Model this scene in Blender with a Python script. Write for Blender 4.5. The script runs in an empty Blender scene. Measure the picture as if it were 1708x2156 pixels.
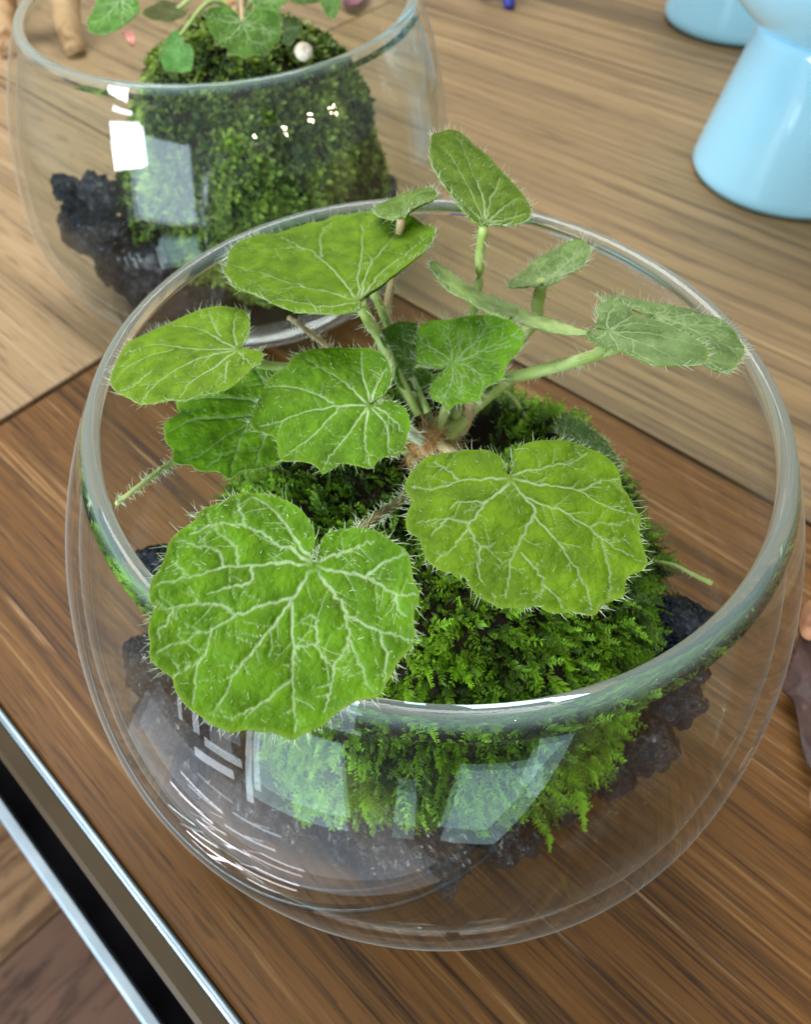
import bpy, math, random
import numpy as np
from mathutils import Vector, Matrix

# ------------------------------------------------------------------ camera, world, lights, exposure
PW, PH = 1708.0, 2156.0                      # pixel grid the photograph was measured on
FPX, PITCH, ROLL, YAW = 1766.64, 45.9307, -4.0266, -12.2936
CAM = np.array([0.0, -0.1086, 0.2141])
PPX, PPY = -227.7234, -237.7763              # principal point offset (the photograph is a crop)
_pi, _ro, _ya = [math.radians(a) for a in (PITCH, ROLL, YAW)]
FW = np.array([math.sin(_ya)*math.cos(_pi), math.cos(_ya)*math.cos(_pi), -math.sin(_pi)])
RT = np.cross(FW, [0, 0, 1]); RT /= np.linalg.norm(RT); UP = np.cross(RT, FW)
RT, UP = math.cos(_ro)*RT + math.sin(_ro)*UP, -math.sin(_ro)*RT + math.cos(_ro)*UP

S = bpy.context.scene
COL = S.collection
cd = bpy.data.cameras.new('camera'); cam = bpy.data.objects.new('camera', cd); COL.objects.link(cam)
cam.matrix_world = Matrix(((RT[0], UP[0], -FW[0], CAM[0]), (RT[1], UP[1], -FW[1], CAM[1]), (RT[2], UP[2], -FW[2], CAM[2]), (0, 0, 0, 1)))
cd.sensor_fit = 'VERTICAL'; cd.sensor_height = 24.0; cd.sensor_width = 24.0
cd.lens = FPX/PH*24.0
cd.shift_x = -PPX/PH; cd.shift_y = PPY/PH
cd.clip_start = 0.005; cd.clip_end = 30
cd.dof.use_dof = True; cd.dof.focus_distance = 0.120; cd.dof.aperture_fstop = 22.0
S.camera = cam

w = bpy.data.worlds.new('World'); S.world = w; w.use_nodes = True
w.node_tree.nodes['Background'].inputs[0].default_value = (0.96, 0.98, 1.0, 1)
w.node_tree.nodes['Background'].inputs[1].default_value = 0.33

def area(name, az, el, dist, sx, sy, radiance, color, target=(0, 0.0, 0.08), shape='RECTANGLE', roll=0):
    a, e = math.radians(az), math.radians(el)
    d = Vector((math.sin(a)*math.cos(e), math.cos(a)*math.cos(e), math.sin(e)))
    l = bpy.data.lights.new(name, 'AREA'); l.shape = shape; l.size = sx; l.size_y = sy
    A = sx*sy*(math.pi/4 if shape in ('DISK', 'ELLIPSE') else 1)
    l.energy = radiance*math.pi*A; l.color = color
    o = bpy.data.objects.new(name, l); COL.objects.link(o)
    o.location = Vector(target) + d*dist
    o.rotation_euler = (d.to_track_quat('Z', 'Y') @ Vector((0, 0, 1)).rotation_difference(Vector((0, 0, 1)))).to_euler()
    o.rotation_euler.rotate_axis('Z', math.radians(roll))
    return o
area('window_light', -138, 6, 1.7, 0.50, 0.40, 34, (0.88, 0.95, 1.0), roll=14)
area('window_light', -131, 19.5, 1.7, 0.34, 0.10, 36, (0.88, 0.95, 1.0), roll=6)
area('window_light', -156, -2, 1.75, 1.0, 0.8, 4.2, (0.66, 0.86, 1.0))
area('ceiling_light', -30, 66, 1.7, 1.3, 0.9, 7.5, (1.0, 0.98, 0.94))
LW = (0.60, 0.94, 1.0)
area('low_window_light', -157, -33, 0.95, 0.35, 0.36, 2.4, LW, (-0.012, -0.066, 0.092))
area('low_window_light', -144.5, -35, 0.95, 0.025, 0.34, 5.0, (.75, .92, 1.0), (-0.02, -0.066, 0.088))
area('low_window_light', 155, -34, 0.95, 0.30, 0.30, 1.9, LW, (0.014, -0.066, 0.090), roll=-4)
area('low_window_light', 142, -27, 0.95, 0.17, 0.22, 2.3, LW, (0.022, -0.063, 0.096), roll=-8)
area('low_window_light', 176, -36, 0.95, 0.07, 0.20, 1.3, LW, (0.003, -0.068, 0.090))
area('low_window_light', -146, -60, .85, .95, .55, .55, (.72, .84, 1.0), (-.02, -.068, .065))
area('low_window_light', -134, -41, 0.95, 0.16, 0.035, 5.0, (0.8, 0.9, 1.0), (-0.026, -0.064, 0.085), roll=4)
for az, wd, L_ in ((-123, .020, 4), (-128.5, .030, 4.5), (-136.5, .095, 1.6)):
    area('low_window_light', az, -33, 0.95, wd, 0.13, L_, (0.74, 0.88, 1.0), (-0.029, -0.062, 0.090), roll=6)
_g = random.Random(5)  # thin light strips added to draw scattered streak reflections on the lower glass
for k in range(16):
    az, el = _g.uniform(-152, -100), _g.uniform(-71, -50)
    area('added_streak_light', az, el, .80, _g.uniform(.04, .15), _g.uniform(.003, .010), _g.uniform(1.5, 5.5), (.84+_g.uniform(-.08, .1), .90, 1.0), (-.026, -.068, .062), roll=_g.uniform(-22, 22))
for az, el in ((153, 9), (137, 9), (122, 10), (109, 8)):
    for de in (0, 2.2):
        area('spot_lamp', az, el+de, 1.6, 0.024, 0.024, 260, (1.0, 0.85, 0.62), (-0.045, 0.105, 0.097), 'DISK')

S.view_settings.view_transform = 'Standard'; S.view_settings.look = 'None'
S.view_settings.exposure = 0.50; S.view_settings.gamma = 1.0
S.render.engine = 'CYCLES'
S.cycles.use_denoising = True
S.cycles.max_bounces = 32; S.cycles.transmission_bounces = 32; S.cycles.diffuse_bounces = 4
S.cycles.glossy_bounces = 16; S.cycles.transparent_max_bounces = 24
S.cycles.sample_clamp_indirect = 12.0
S.cycles.caustics_reflective = True; S.cycles.caustics_refractive = True

# ------------------------------------------------------------------ helpers
rng = np.random.default_rng(7)
random.seed(7)

def ray(px):
    q = np.atleast_2d(np.asarray(px, float)) - np.array([PPX, PPY])
    d = np.outer((q[:, 0]-PW/2)/FPX, RT) + np.outer((PH/2-q[:, 1])/FPX, UP) + FW
    return d
def at_z(px, z):
    d = ray(px); t = (np.asarray(z)-CAM[2])/d[:, 2]
    return CAM + t[:, None]*d
def on_plane(px, P0, n):
    d = ray(px); t = ((P0-CAM)@n)/(d@n)
    return CAM + t[:, None]*d
CROPS = {'a': (400, 1700, .7611), 'b': (1350, 1500, .7904), 'c': (300, 700, .8197), 'd': (1300, 450, .9368),
         'e': (0, 0, .4098), 'f': (200, 0, .644), 'g': (2700, 2100, .4639), 'h': (500, 2300, 1.288), 'i': (1200, 1150, .7026), 'D': (0, 0, 1.74654)}
def px(c, pts):
    ox, oy, s = CROPS[c]
    return (np.asarray(pts, float)*s + np.array([ox, oy]))/1.74654

def mesh_obj(name, verts, faces, mat, parent=None, smooth=True, attrs=None):
    me = bpy.data.meshes.new(name)
    me.from_pydata([tuple(v) for v in verts] if not isinstance(verts, np.ndarray) else verts.tolist(), [], faces.tolist() if isinstance(faces, np.ndarray) else faces)
    if attrs:
        for k, v in attrs.items():
            at = me.attributes.new(k, 'FLOAT', 'POINT'); at.data.foreach_set('value', np.asarray(v, np.float32))
    if smooth: me.shade_smooth()
    me.materials.append(mat); me.update()
    o = bpy.data.objects.new(name, me); COL.objects.link(o)
    if parent is not None: o.parent = parent
    return o
def empty(name, loc=(0, 0, 0), rz=0):
    o = bpy.data.objects.new(name, None); COL.objects.link(o); o.location = loc; o.rotation_euler = (0, 0, rz); o.empty_display_size = 0.01
    return o
def tag(o, label=None, cat=None, group=None, kind=None):
    if label: o['label'] = label
    if cat: o['category'] = cat
    if group: o['group'] = group
    if kind: o['kind'] = kind
    return o
def box(x0, x1, y0, y1, z0, z1, bev=0.0):
    if bev <= 0:
        v = [(x, y, z) for z in (z0, z1) for y in (y0, y1) for x in (x0, x1)]
        f = [(0, 2, 3, 1), (4, 5, 7, 6), (0, 1, 5, 4), (2, 6, 7, 3), (0, 4, 6, 2), (1, 3, 7, 5)]
        return v, f
    b = bev
    def ring(i, z): return [(x0+i, y0+i, z), (x1-i, y0+i, z), (x1-i, y1-i, z), (x0+i, y1-i, z)]
    v = ring(0, z0)+ring(0, z1-b)+ring(b*.3, z1-b*.3)+ring(b, z1)
    f = [(3, 2, 1, 0)]
    for k in range(3):
        for j in range(4):
            a, c = k*4+j, k*4+(j+1) % 4
            f.append((a, c, c+4, a+4))
    f.append((12, 13, 14, 15))
    return v, f
def lathe(prof, n=128, closed=False):
    prof = np.asarray(prof, float); m = len(prof)
    th = np.linspace(0, 2*np.pi, n, endpoint=False)
    v = np.stack([np.outer(prof[:, 0], np.cos(th)), np.outer(prof[:, 0], np.sin(th)), np.outer(prof[:, 1], np.ones(n))], -1).reshape(-1, 3)
    f = []
    for i in range(m-1 if not closed else m):
        a = i*n; b = ((i+1) % m)*n
        for j in range(n):
            k = (j+1) % n
            f.append((a+j, a+k, b+k, b+j))
    return v, f
def smooth_poly(P, n, closed=False, tension=.5):
    """Catmull-Rom through points, resampled evenly by arc length"""
    P = np.asarray(P, float)
    Q = np.vstack([P[-1:], P, P[:2]]) if closed else np.vstack([2*P[:1]-P[1:2], P, 2*P[-1:]-P[-2:-1]])
    out = []
    t = np.linspace(0, 1, 12, endpoint=False)[:, None]
    for i in range(1, len(Q)-2):
        p0, p1, p2, p3 = Q[i-1], Q[i], Q[i+1], Q[i+2]
        out.append(.5*((2*p1)+(-p0+p2)*t+(2*p0-5*p1+4*p2-p3)*t**2+(-p0+3*p1-3*p2+p3)*t**3))
    out = np.vstack(out+[Q[-2][None]])
    L = np.r_[0, np.cumsum(np.linalg.norm(np.diff(out, axis=0), axis=1))]
    s = np.linspace(0, L[-1], n)
    return np.stack([np.interp(s, L, out[:, k]) for k in range(out.shape[1])], -1)
def tubes(paths, radii, sides=6):
    """several tubes joined; paths list of (k,3), radii list of (k,)"""
    V, F = [], []; off = 0
    for P, R_ in zip(paths, radii):
        P = np.asarray(P, float); k = len(P)
        T = np.gradient(P, axis=0); T /= np.linalg.norm(T, axis=1)[:, None]+1e-12
        ref = np.array([0, 0, 1.0]) if abs(T[0][2]) < .9 else np.array([1.0, 0, 0])
        N = np.cross(T, ref); N /= np.linalg.norm(N, axis=1)[:, None]+1e-12
        B = np.cross(T, N)
        a = np.linspace(0, 2*np.pi, sides, endpoint=False)
        ring = P[:, None]+np.asarray(R_)[:, None, None]*(np.cos(a)[None, :, None]*N[:, None]+np.sin(a)[None, :, None]*B[:, None])
        V.append(ring.reshape(-1, 3))
        for i in range(k-1):
            for j in range(sides):
                j2 = (j+1) % sides
                F.append((off+i*sides+j, off+i*sides+j2, off+(i+1)*sides+j2, off+(i+1)*sides+j))
        F.append(tuple(off+j for j in range(sides))[::-1]); F.append(tuple(off+(k-1)*sides+j for j in range(sides)))
        off += k*sides
    return np.vstack(V), F
def hair_mesh(base, dirs, length, r0, bend):
    """many tapered three-sided curved hairs in one mesh (numpy)"""
    n = len(base); base = np.asarray(base); dirs = dirs/(np.linalg.norm(dirs, axis=1)[:, None]+1e-12)
    ref = np.where(np.abs(dirs[:, 2:3]) < .9, np.array([[0, 0, 1.0]]), np.array([[1.0, 0, 0]]))
    N = np.cross(dirs, ref); N /= np.linalg.norm(N, axis=1)[:, None]; B = np.cross(dirs, N)
    L = np.asarray(length)[:, None]
    ks = [0, .4, .75]; V = []
    a = [0, 2.094, 4.189]
    for k, rr in zip(ks, (1, .72, .42)):
        c = base+dirs*L*k+bend*L*k*k
        for q in a: V.append(c+r0*rr*(math.cos(q)*N+math.sin(q)*B))
    V.append(base+dirs*L+bend*L)
    V = np.stack(V, 1)            # n,10,3
    f = []
    for l in (0, 3):
        for j in range(3):
            k = (j+1) % 3
            f += [(l+j, l+k, l+3+k), (l+j, l+3+k, l+3+j)]
    for j in range(3): f.append((6+j, 6+(j+1) % 3, 9))
    f = np.array(f)
    F = (f[None]+np.arange(n)[:, None, None]*10).reshape(-1, 3)
    return V.reshape(-1, 3), F
def vnoise(P, scale, seed=0):
    """cheap smooth value noise, vectorised, returns -1..1"""
    P = np.asarray(P)*scale+seed*17.31
    i = np.floor(P).astype(np.int64); f = P-i; f = f*f*(3-2*f)
    def h(x, y, z):
        n = (x*374761393+y*668265263+z*2147483647+seed*1013904223) & 0xffffffff
        n = ((n ^ (n >> 13))*1274126177) & 0xffffffff
        return ((n ^ (n >> 16)) & 0xffff)/32767.5-1
    r = 0
    for dx in (0, 1):
        for dy in (0, 1):
            for dz in (0, 1):
                wgt = (f[..., 0] if dx else 1-f[..., 0])*(f[..., 1] if dy else 1-f[..., 1])*(f[..., 2] if dz else 1-f[..., 2])
                r = r+wgt*h(i[..., 0]+dx, i[..., 1]+dy, i[..., 2]+dz)
    return r
def fbm(P, scale, seed=0, oct=4):
    a, r = 1., 0
    for k in range(oct):
        r = r+a*vnoise(P, scale*2**k, seed+k); a *= .5
    return r

# ------------------------------------------------------------------ materials
def new_mat(name):
    m = bpy.data.materials.new(name); m.use_nodes = True
    nt = m.node_tree; b = nt.nodes['Principled BSDF']
    return m, nt, b
def N(nt, t, **k):
    n = nt.nodes.new(t)
    for a, v in k.items(): setattr(n, a, v)
    return n
def ramp(nt, stops, interp='LINEAR'):
    r = N(nt, 'ShaderNodeValToRGB'); r.color_ramp.interpolation = interp
    e = r.color_ramp.elements
    while len(e) < len(stops): e.new(.5)
    for el, (p, c) in zip(e, stops): el.position = p; el.color = (*c, 1) if len(c) == 3 else c
    return r
def wood(name, dark, mid, light, streak=1.0, rough=.42, sx=9, sy=190, fleck=.5, lines=0.0, warpy=.0022, spec=.22, lsc=.55):
    m, nt, b = new_mat(name); L = nt.links.new
    tc = N(nt, 'ShaderNodeTexCoord'); oi = N(nt, 'ShaderNodeObjectInfo')
    add = N(nt, 'ShaderNodeVectorMath', operation='ADD')
    mul = N(nt, 'ShaderNodeVectorMath', operation='SCALE'); mul.inputs[0].default_value = (3.1, 1.7, .3)
    L(oi.outputs['Random'], mul.inputs['Scale']); L(tc.outputs['Object'], add.inputs[0]); L(mul.outputs[0], add.inputs[1])
    # gentle warping of the grain
    warp = N(nt, 'ShaderNodeTexNoise'); warp.inputs['Scale'].default_value = 7; warp.inputs['Detail'].default_value = 2
    L(add.outputs[0], warp.inputs['Vector'])
    wm = N(nt, 'ShaderNodeVectorMath', operation='MULTIPLY_ADD'); wm.inputs[1].default_value = (0.0, warpy, 0); L(warp.outputs['Color'], wm.inputs[0]); L(add.outputs[0], wm.inputs[2])
    def grain(ax, ay, det, ro):
        mp = N(nt, 'ShaderNodeMapping'); mp.inputs['Scale'].default_value = (ax, ay, ay*.3); L(wm.outputs[0], mp.inputs['Vector'])
        n = N(nt, 'ShaderNodeTexNoise'); n.inputs['Scale'].default_value = 1; n.inputs['Detail'].default_value = det; n.inputs['Roughness'].default_value = ro
        L(mp.outputs[0], n.inputs['Vector']); return n
    g1 = grain(sx, sy, 8, .68); g2 = grain(sx*3.2, sy*3.1, 6, .68); g3 = grain(sx*.25, sy*.18, 3, .5)
    mixf = N(nt, 'ShaderNodeMath', operation='MULTIPLY_ADD'); mixf.inputs[1].default_value = .55; L(g2.outputs['Fac'], mixf.inputs[0])
    s1 = N(nt, 'ShaderNodeMath', operation='MULTIPLY'); s1.inputs[1].default_value = .45; L(g1.outputs['Fac'], s1.inputs[0]); L(s1.outputs[0], mixf.inputs[2])
    m3 = N(nt, 'ShaderNodeMath', operation='MULTIPLY_ADD'); m3.inputs[1].default_value = .35; L(g3.outputs['Fac'], m3.inputs[0]); L(mixf.outputs[0], m3.inputs[2])
    c = .675
    r = ramp(nt, [(c-.11*streak, dark), (c-.02, mid), (c+.06, [x*1.12 for x in mid]), (c+.15, light)])
    L(m3.outputs[0], r.inputs['Fac'])
    # darker growth lines far apart
    out = r.outputs['Color']
    if lines > 0:
        # continuous growth lines: thin contours of a very stretched noise, fading in and out along the board
        g4 = grain(sx*.16, sy*lsc, 1.5, .5); g5 = grain(sx*.8, sy*.25, 2, .5)
        su = N(nt, 'ShaderNodeMath', operation='PINGPONG'); su.inputs[1].default_value = .055; L(g4.outputs['Fac'], su.inputs[0])
        r4 = ramp(nt, [(0, (1,)*3), (.17, (.55,)*3), (.42, (0,)*3)]); dv = N(nt, 'ShaderNodeMath', operation='DIVIDE'); dv.inputs[1].default_value = .055; L(su.outputs[0], dv.inputs[0]); L(dv.outputs[0], r4.inputs['Fac'])
        r5 = ramp(nt, [(.34, (.12,)*3), (.62, (1,)*3)]); L(g5.outputs['Fac'], r5.inputs['Fac'])
        lm = N(nt, 'ShaderNodeMath', operation='MULTIPLY'); L(r4.outputs[0], lm.inputs[0]); L(r5.outputs[0], lm.inputs[1])
        li = N(nt, 'ShaderNodeMath', operation='MULTIPLY_ADD'); li.inputs[1].default_value = -lines; li.inputs[2].default_value = 1; L(lm.outputs[0], li.inputs[0])
        r4 = li
        mm = N(nt, 'ShaderNodeMixRGB', blend_type='MULTIPLY'); mm.inputs[0].default_value = 1; L(out, mm.inputs[1]); L(r4.outputs[0], mm.inputs[2]); out = mm.outputs[0]
    # pale worn flecks
    fl = grain(sx*2.2, sy*1.4, 3, .5); rf = ramp(nt, [(.66, (0, 0, 0)), (.74, (1, 1, 1))]); L(fl.outputs['Fac'], rf.inputs['Fac'])
    fm = N(nt, 'ShaderNodeMath', operation='MULTIPLY'); fm.inputs[1].default_value = fleck; L(rf.outputs[0], fm.inputs[0])
    mx = N(nt, 'ShaderNodeMixRGB'); mx.inputs[2].default_value = (*[min(1, x*1.25+.03) for x in light], 1); L(fm.outputs[0], mx.inputs[0]); L(out, mx.inputs[1])
    # open pores: short fine dark dashes
    po = grain(sx*9, sy*2.6, 2, .5); rp = ramp(nt, [(.60, (1,)*3), (.68, (.50,)*3)]); L(po.outputs['Fac'], rp.inputs['Fac'])
    mp_ = N(nt, 'ShaderNodeMixRGB', blend_type='MULTIPLY'); mp_.inputs[0].default_value = .8; L(mx.outputs[0], mp_.inputs[1]); L(rp.outputs[0], mp_.inputs[2])
    L(mp_.outputs[0], b.inputs['Base Color'])
    b.inputs['Roughness'].default_value = rough; b.inputs['Specular IOR Level'].default_value = spec
    bp = N(nt, 'ShaderNodeBump'); bp.inputs['Strength'].default_value = .35; bp.inputs['Distance'].default_value = .0006
    L(m3.outputs[0], bp.inputs['Height']); L(bp.outputs[0], b.inputs['Normal'])
    return m
M = {}
M['wood_dark'] = wood('wood_dark', (.024, .0095, .003), (.138, .060, .013), (.30, .175, .072), 1.2, .48, 8, 430, .6, .5, .003, .22, .14)
M['wood_tan'] = wood('wood_tan', (.17, .108, .054), (.325, .222, .118), (.45, .335, .205), 1.3, .42, 4.5, 220, .15, .35, .003, .25, .12)
M['wood_grey'] = wood('wood_grey', (.125, .082, .046), (.262, .176, .082), (.39, .28, .145), 1.5, .46, 3.6, 300, .10, .55, .005, .30, .09)
M['wood_floor'] = wood('wood_floor', (.10, .050, .022), (.26, .15, .075), (.36, .24, .13), 1.0, .5, 3, 30, .1)
M['wood_floor_dark'] = wood('wood_floor_dark', (.05, .025, .016), (.12, .062, .040), (.18, .10, .07), 1.0, .5, 3, 30, .1)
M['wood_stick'] = wood('wood_stick', (.22, .12, .05), (.42, .27, .14), (.55, .38, .22), .8, .6, 20, 60, .1)

def plain(name, col, rough=.5, metal=0, spec=.5, noise=None, bump=None):
    m, nt, b = new_mat(name); L = nt.links.new
    b.inputs['Base Color'].default_value = (*col, 1); b.inputs['Roughness'].default_value = rough; b.inputs['Metallic'].default_value = metal
    b.inputs['Specular IOR Level'].default_value = spec
    tc = N(nt, 'ShaderNodeTexCoord')
    if noise:
        sc, c2 = noise
        n = N(nt, 'ShaderNodeTexNoise'); n.inputs['Scale'].default_value = sc; n.inputs['Detail'].default_value = 5; L(tc.outputs['Object'], n.inputs['Vector'])
        r = ramp(nt, [(.35, col), (.68, c2)]); L(n.outputs['Fac'], r.inputs['Fac']); L(r.outputs[0], b.inputs['Base Color'])
    if bump:
        sc, st, di = bump
        n = N(nt, 'ShaderNodeTexNoise'); n.inputs['Scale'].default_value = sc; n.inputs['Detail'].default_value = 6; L(tc.outputs['Object'], n.inputs['Vector'])
        bp = N(nt, 'ShaderNodeBump'); bp.inputs['Strength'].default_value = st; bp.inputs['Distance'].default_value = di
        L(n.outputs['Fac'], bp.inputs['Height']); L(bp.outputs[0], b.inputs['Normal'])
    return m
M['steel'] = plain('steel', (.26, .34, .40), .48, 1.0, noise=(60, (.34, .42, .48)))
M['edge_brown'] = plain('edge_brown', (.040, .027, .012), .42, .1, spec=.3, noise=(40, (.056, .039, .019)))
M['black_metal'] = plain('black_metal', (.003, .003, .004), .9, spec=.05, noise=(30, (.010, .010, .012)))
M['blue_glaze'] = plain('blue_glaze', (.36, .73, .96), .15, noise=(22, (.39, .75, .97)))
M['blue_glaze'].node_tree.nodes['Principled BSDF'].inputs['Coat Weight'].default_value = .4
M['dark_blue'] = plain('dark_blue', (.03, .04, .30), .4, noise=(90, (.05, .06, .42)))
M['purple'] = plain('purple', (.16, .04, .08), .55, noise=(120, (.28, .10, .15)))
M['dry_leaf'] = plain('dry_leaf', (.040, .020, .018), .6, noise=(70, (.115, .062, .052)), bump=(300, .5, .001))
M['dry_tan'] = plain('dry_tan', (.32, .16, .08), .6, noise=(110, (.46, .27, .15)), bump=(400, .5, .0008))
M['soil'] = plain('soil', (.010, .007, .004), .95, spec=.2, noise=(160, (.020, .012, .006)), bump=(500, .9, .002))
M['stone'] = plain('stone', (.010, .015, .024), .13, spec=1.0, noise=(3.2, (.055, .078, .115)), bump=(7, 1.0, .16))  # blue-grey second tone puts sky reflections into the black stone's colour
M['perlite'] = plain('perlite', (.62, .50, .34), .8, noise=(160, (.82, .76, .66)), bump=(500, .5, .0008))
M['joint'] = plain('joint', (.028, .016, .009), .9, noise=(50, (.04, .024, .014)))

# glass with a faint uneven film of dust
m, nt, b = new_mat('glass'); L = nt.links.new
b.inputs['Base Color'].default_value = (.965, .99, .98, 1); b.inputs['Transmission Weight'].default_value = 1; b.inputs['Roughness'].default_value = 0.0; b.inputs['IOR'].default_value = 1.46
tc = N(nt, 'ShaderNodeTexCoord')
n1 = N(nt, 'ShaderNodeTexNoise'); n1.inputs['Scale'].default_value = 38; n1.inputs['Detail'].default_value = 6; n1.inputs['Roughness'].default_value = .65; L(tc.outputs['Object'], n1.inputs['Vector'])
rr = ramp(nt, [(.45, (.0006,)*3), (.80, (.012,)*3)]); L(n1.outputs['Fac'], rr.inputs['Fac'])
n3 = N(nt, 'ShaderNodeTexNoise'); n3.inputs['Scale'].default_value = 420; n3.inputs['Detail'].default_value = 2; L(tc.outputs['Object'], n3.inputs['Vector'])
r3 = ramp(nt, [(.735, (0,)*3), (.765, (.35,)*3)]); L(n3.outputs['Fac'], r3.inputs['Fac'])
n4 = N(nt, 'ShaderNodeTexNoise'); n4.inputs['Scale'].default_value = 26; L(tc.outputs['Object'], n4.inputs['Vector'])
r4 = ramp(nt, [(.50, (0,)*3), (.66, (1,)*3)]); L(n4.outputs['Fac'], r4.inputs['Fac'])
sp = N(nt, 'ShaderNodeMath', operation='MULTIPLY'); L(r3.outputs[0], sp.inputs[0]); L(r4.outputs[0], sp.inputs[1])
fa = N(nt, 'ShaderNodeMath', operation='ADD'); L(rr.outputs[0], fa.inputs[0]); L(sp.outputs[0], fa.inputs[1])
df = N(nt, 'ShaderNodeBsdfDiffuse'); df.inputs['Color'].default_value = (.78, .84, .80, 1)
mx = N(nt, 'ShaderNodeMixShader'); L(fa.outputs[0], mx.inputs[0]); L(b.outputs[0], mx.inputs[1]); L(df.outputs[0], mx.inputs[2])
# lip: sea-green tint, its milky mix standing in for light guided through the rim
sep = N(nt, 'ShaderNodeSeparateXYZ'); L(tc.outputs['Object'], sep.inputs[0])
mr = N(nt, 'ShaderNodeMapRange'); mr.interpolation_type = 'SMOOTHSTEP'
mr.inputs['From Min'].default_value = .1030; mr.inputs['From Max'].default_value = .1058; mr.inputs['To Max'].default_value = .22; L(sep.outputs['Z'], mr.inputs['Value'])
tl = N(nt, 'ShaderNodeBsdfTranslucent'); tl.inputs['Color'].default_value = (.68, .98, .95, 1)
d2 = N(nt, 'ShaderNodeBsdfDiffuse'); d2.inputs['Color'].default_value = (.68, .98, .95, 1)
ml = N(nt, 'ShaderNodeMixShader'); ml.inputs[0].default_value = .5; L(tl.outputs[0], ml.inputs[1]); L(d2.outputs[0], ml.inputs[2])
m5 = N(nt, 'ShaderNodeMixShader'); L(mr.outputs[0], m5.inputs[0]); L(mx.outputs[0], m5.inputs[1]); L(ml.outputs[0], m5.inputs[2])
# the blown wall is so thin that it hardly bends light: clear pane with angle-dependent reflection, dust film and painted edge haze; lip and foot are solid
gm = N(nt, 'ShaderNodeNewGeometry'); dt = N(nt, 'ShaderNodeVectorMath', operation='DOT_PRODUCT'); L(gm.outputs['Normal'], dt.inputs[0]); L(gm.outputs['Incoming'], dt.inputs[1])
ab = N(nt, 'ShaderNodeMath', operation='ABSOLUTE'); L(dt.outputs['Value'], ab.inputs[0])
om = N(nt, 'ShaderNodeMath', operation='SUBTRACT'); om.inputs[0].default_value = 1; L(ab.outputs[0], om.inputs[1])
pw = N(nt, 'ShaderNodeMath', operation='POWER'); pw.inputs[1].default_value = 5; L(om.outputs[0], pw.inputs[0])
sk = N(nt, 'ShaderNodeMath', operation='MULTIPLY_ADD'); sk.inputs[1].default_value = .92; sk.inputs[2].default_value = .040; L(pw.outputs[0], sk.inputs[0])
tp = N(nt, 'ShaderNodeBsdfTransparent'); tp.inputs['Color'].default_value = (.965, .988, .978, 1)
gl = N(nt, 'ShaderNodeBsdfGlossy'); gl.inputs['Roughness'].default_value = 0.0
th_ = N(nt, 'ShaderNodeMixShader'); L(sk.outputs[0], th_.inputs[0]); L(tp.outputs[0], th_.inputs[1]); L(gl.outputs[0], th_.inputs[2])
tf_ = N(nt, 'ShaderNodeMixShader'); fg = N(nt, 'ShaderNodeMath', operation='MULTIPLY_ADD'); fg.inputs[1].default_value = .30; p2 = N(nt, 'ShaderNodeMath', operation='POWER'); p2.inputs[1].default_value = 16; L(om.outputs[0], p2.inputs[0]); L(p2.outputs[0], fg.inputs[0]); L(fa.outputs[0], fg.inputs[2])  # pale haze at grazing angles painted in for reflections along the silhouette
L(fg.outputs[0], tf_.inputs[0]); L(th_.outputs[0], tf_.inputs[1]); L(df.outputs[0], tf_.inputs[2])
lo = N(nt, 'ShaderNodeMath', operation='LESS_THAN'); lo.inputs[1].default_value = .0042; L(sep.outputs['Z'], lo.inputs[0])
hi = N(nt, 'ShaderNodeMath', operation='GREATER_THAN'); hi.inputs[1].default_value = .1022; L(sep.outputs['Z'], hi.inputs[0])
so = N(nt, 'ShaderNodeMath', operation='ADD'); L(lo.outputs[0], so.inputs[0]); L(hi.outputs[0], so.inputs[1])
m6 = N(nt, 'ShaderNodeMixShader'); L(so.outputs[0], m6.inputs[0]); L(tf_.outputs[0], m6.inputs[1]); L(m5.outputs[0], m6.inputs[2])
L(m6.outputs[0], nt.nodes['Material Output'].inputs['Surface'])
M['glass'] = m

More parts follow.
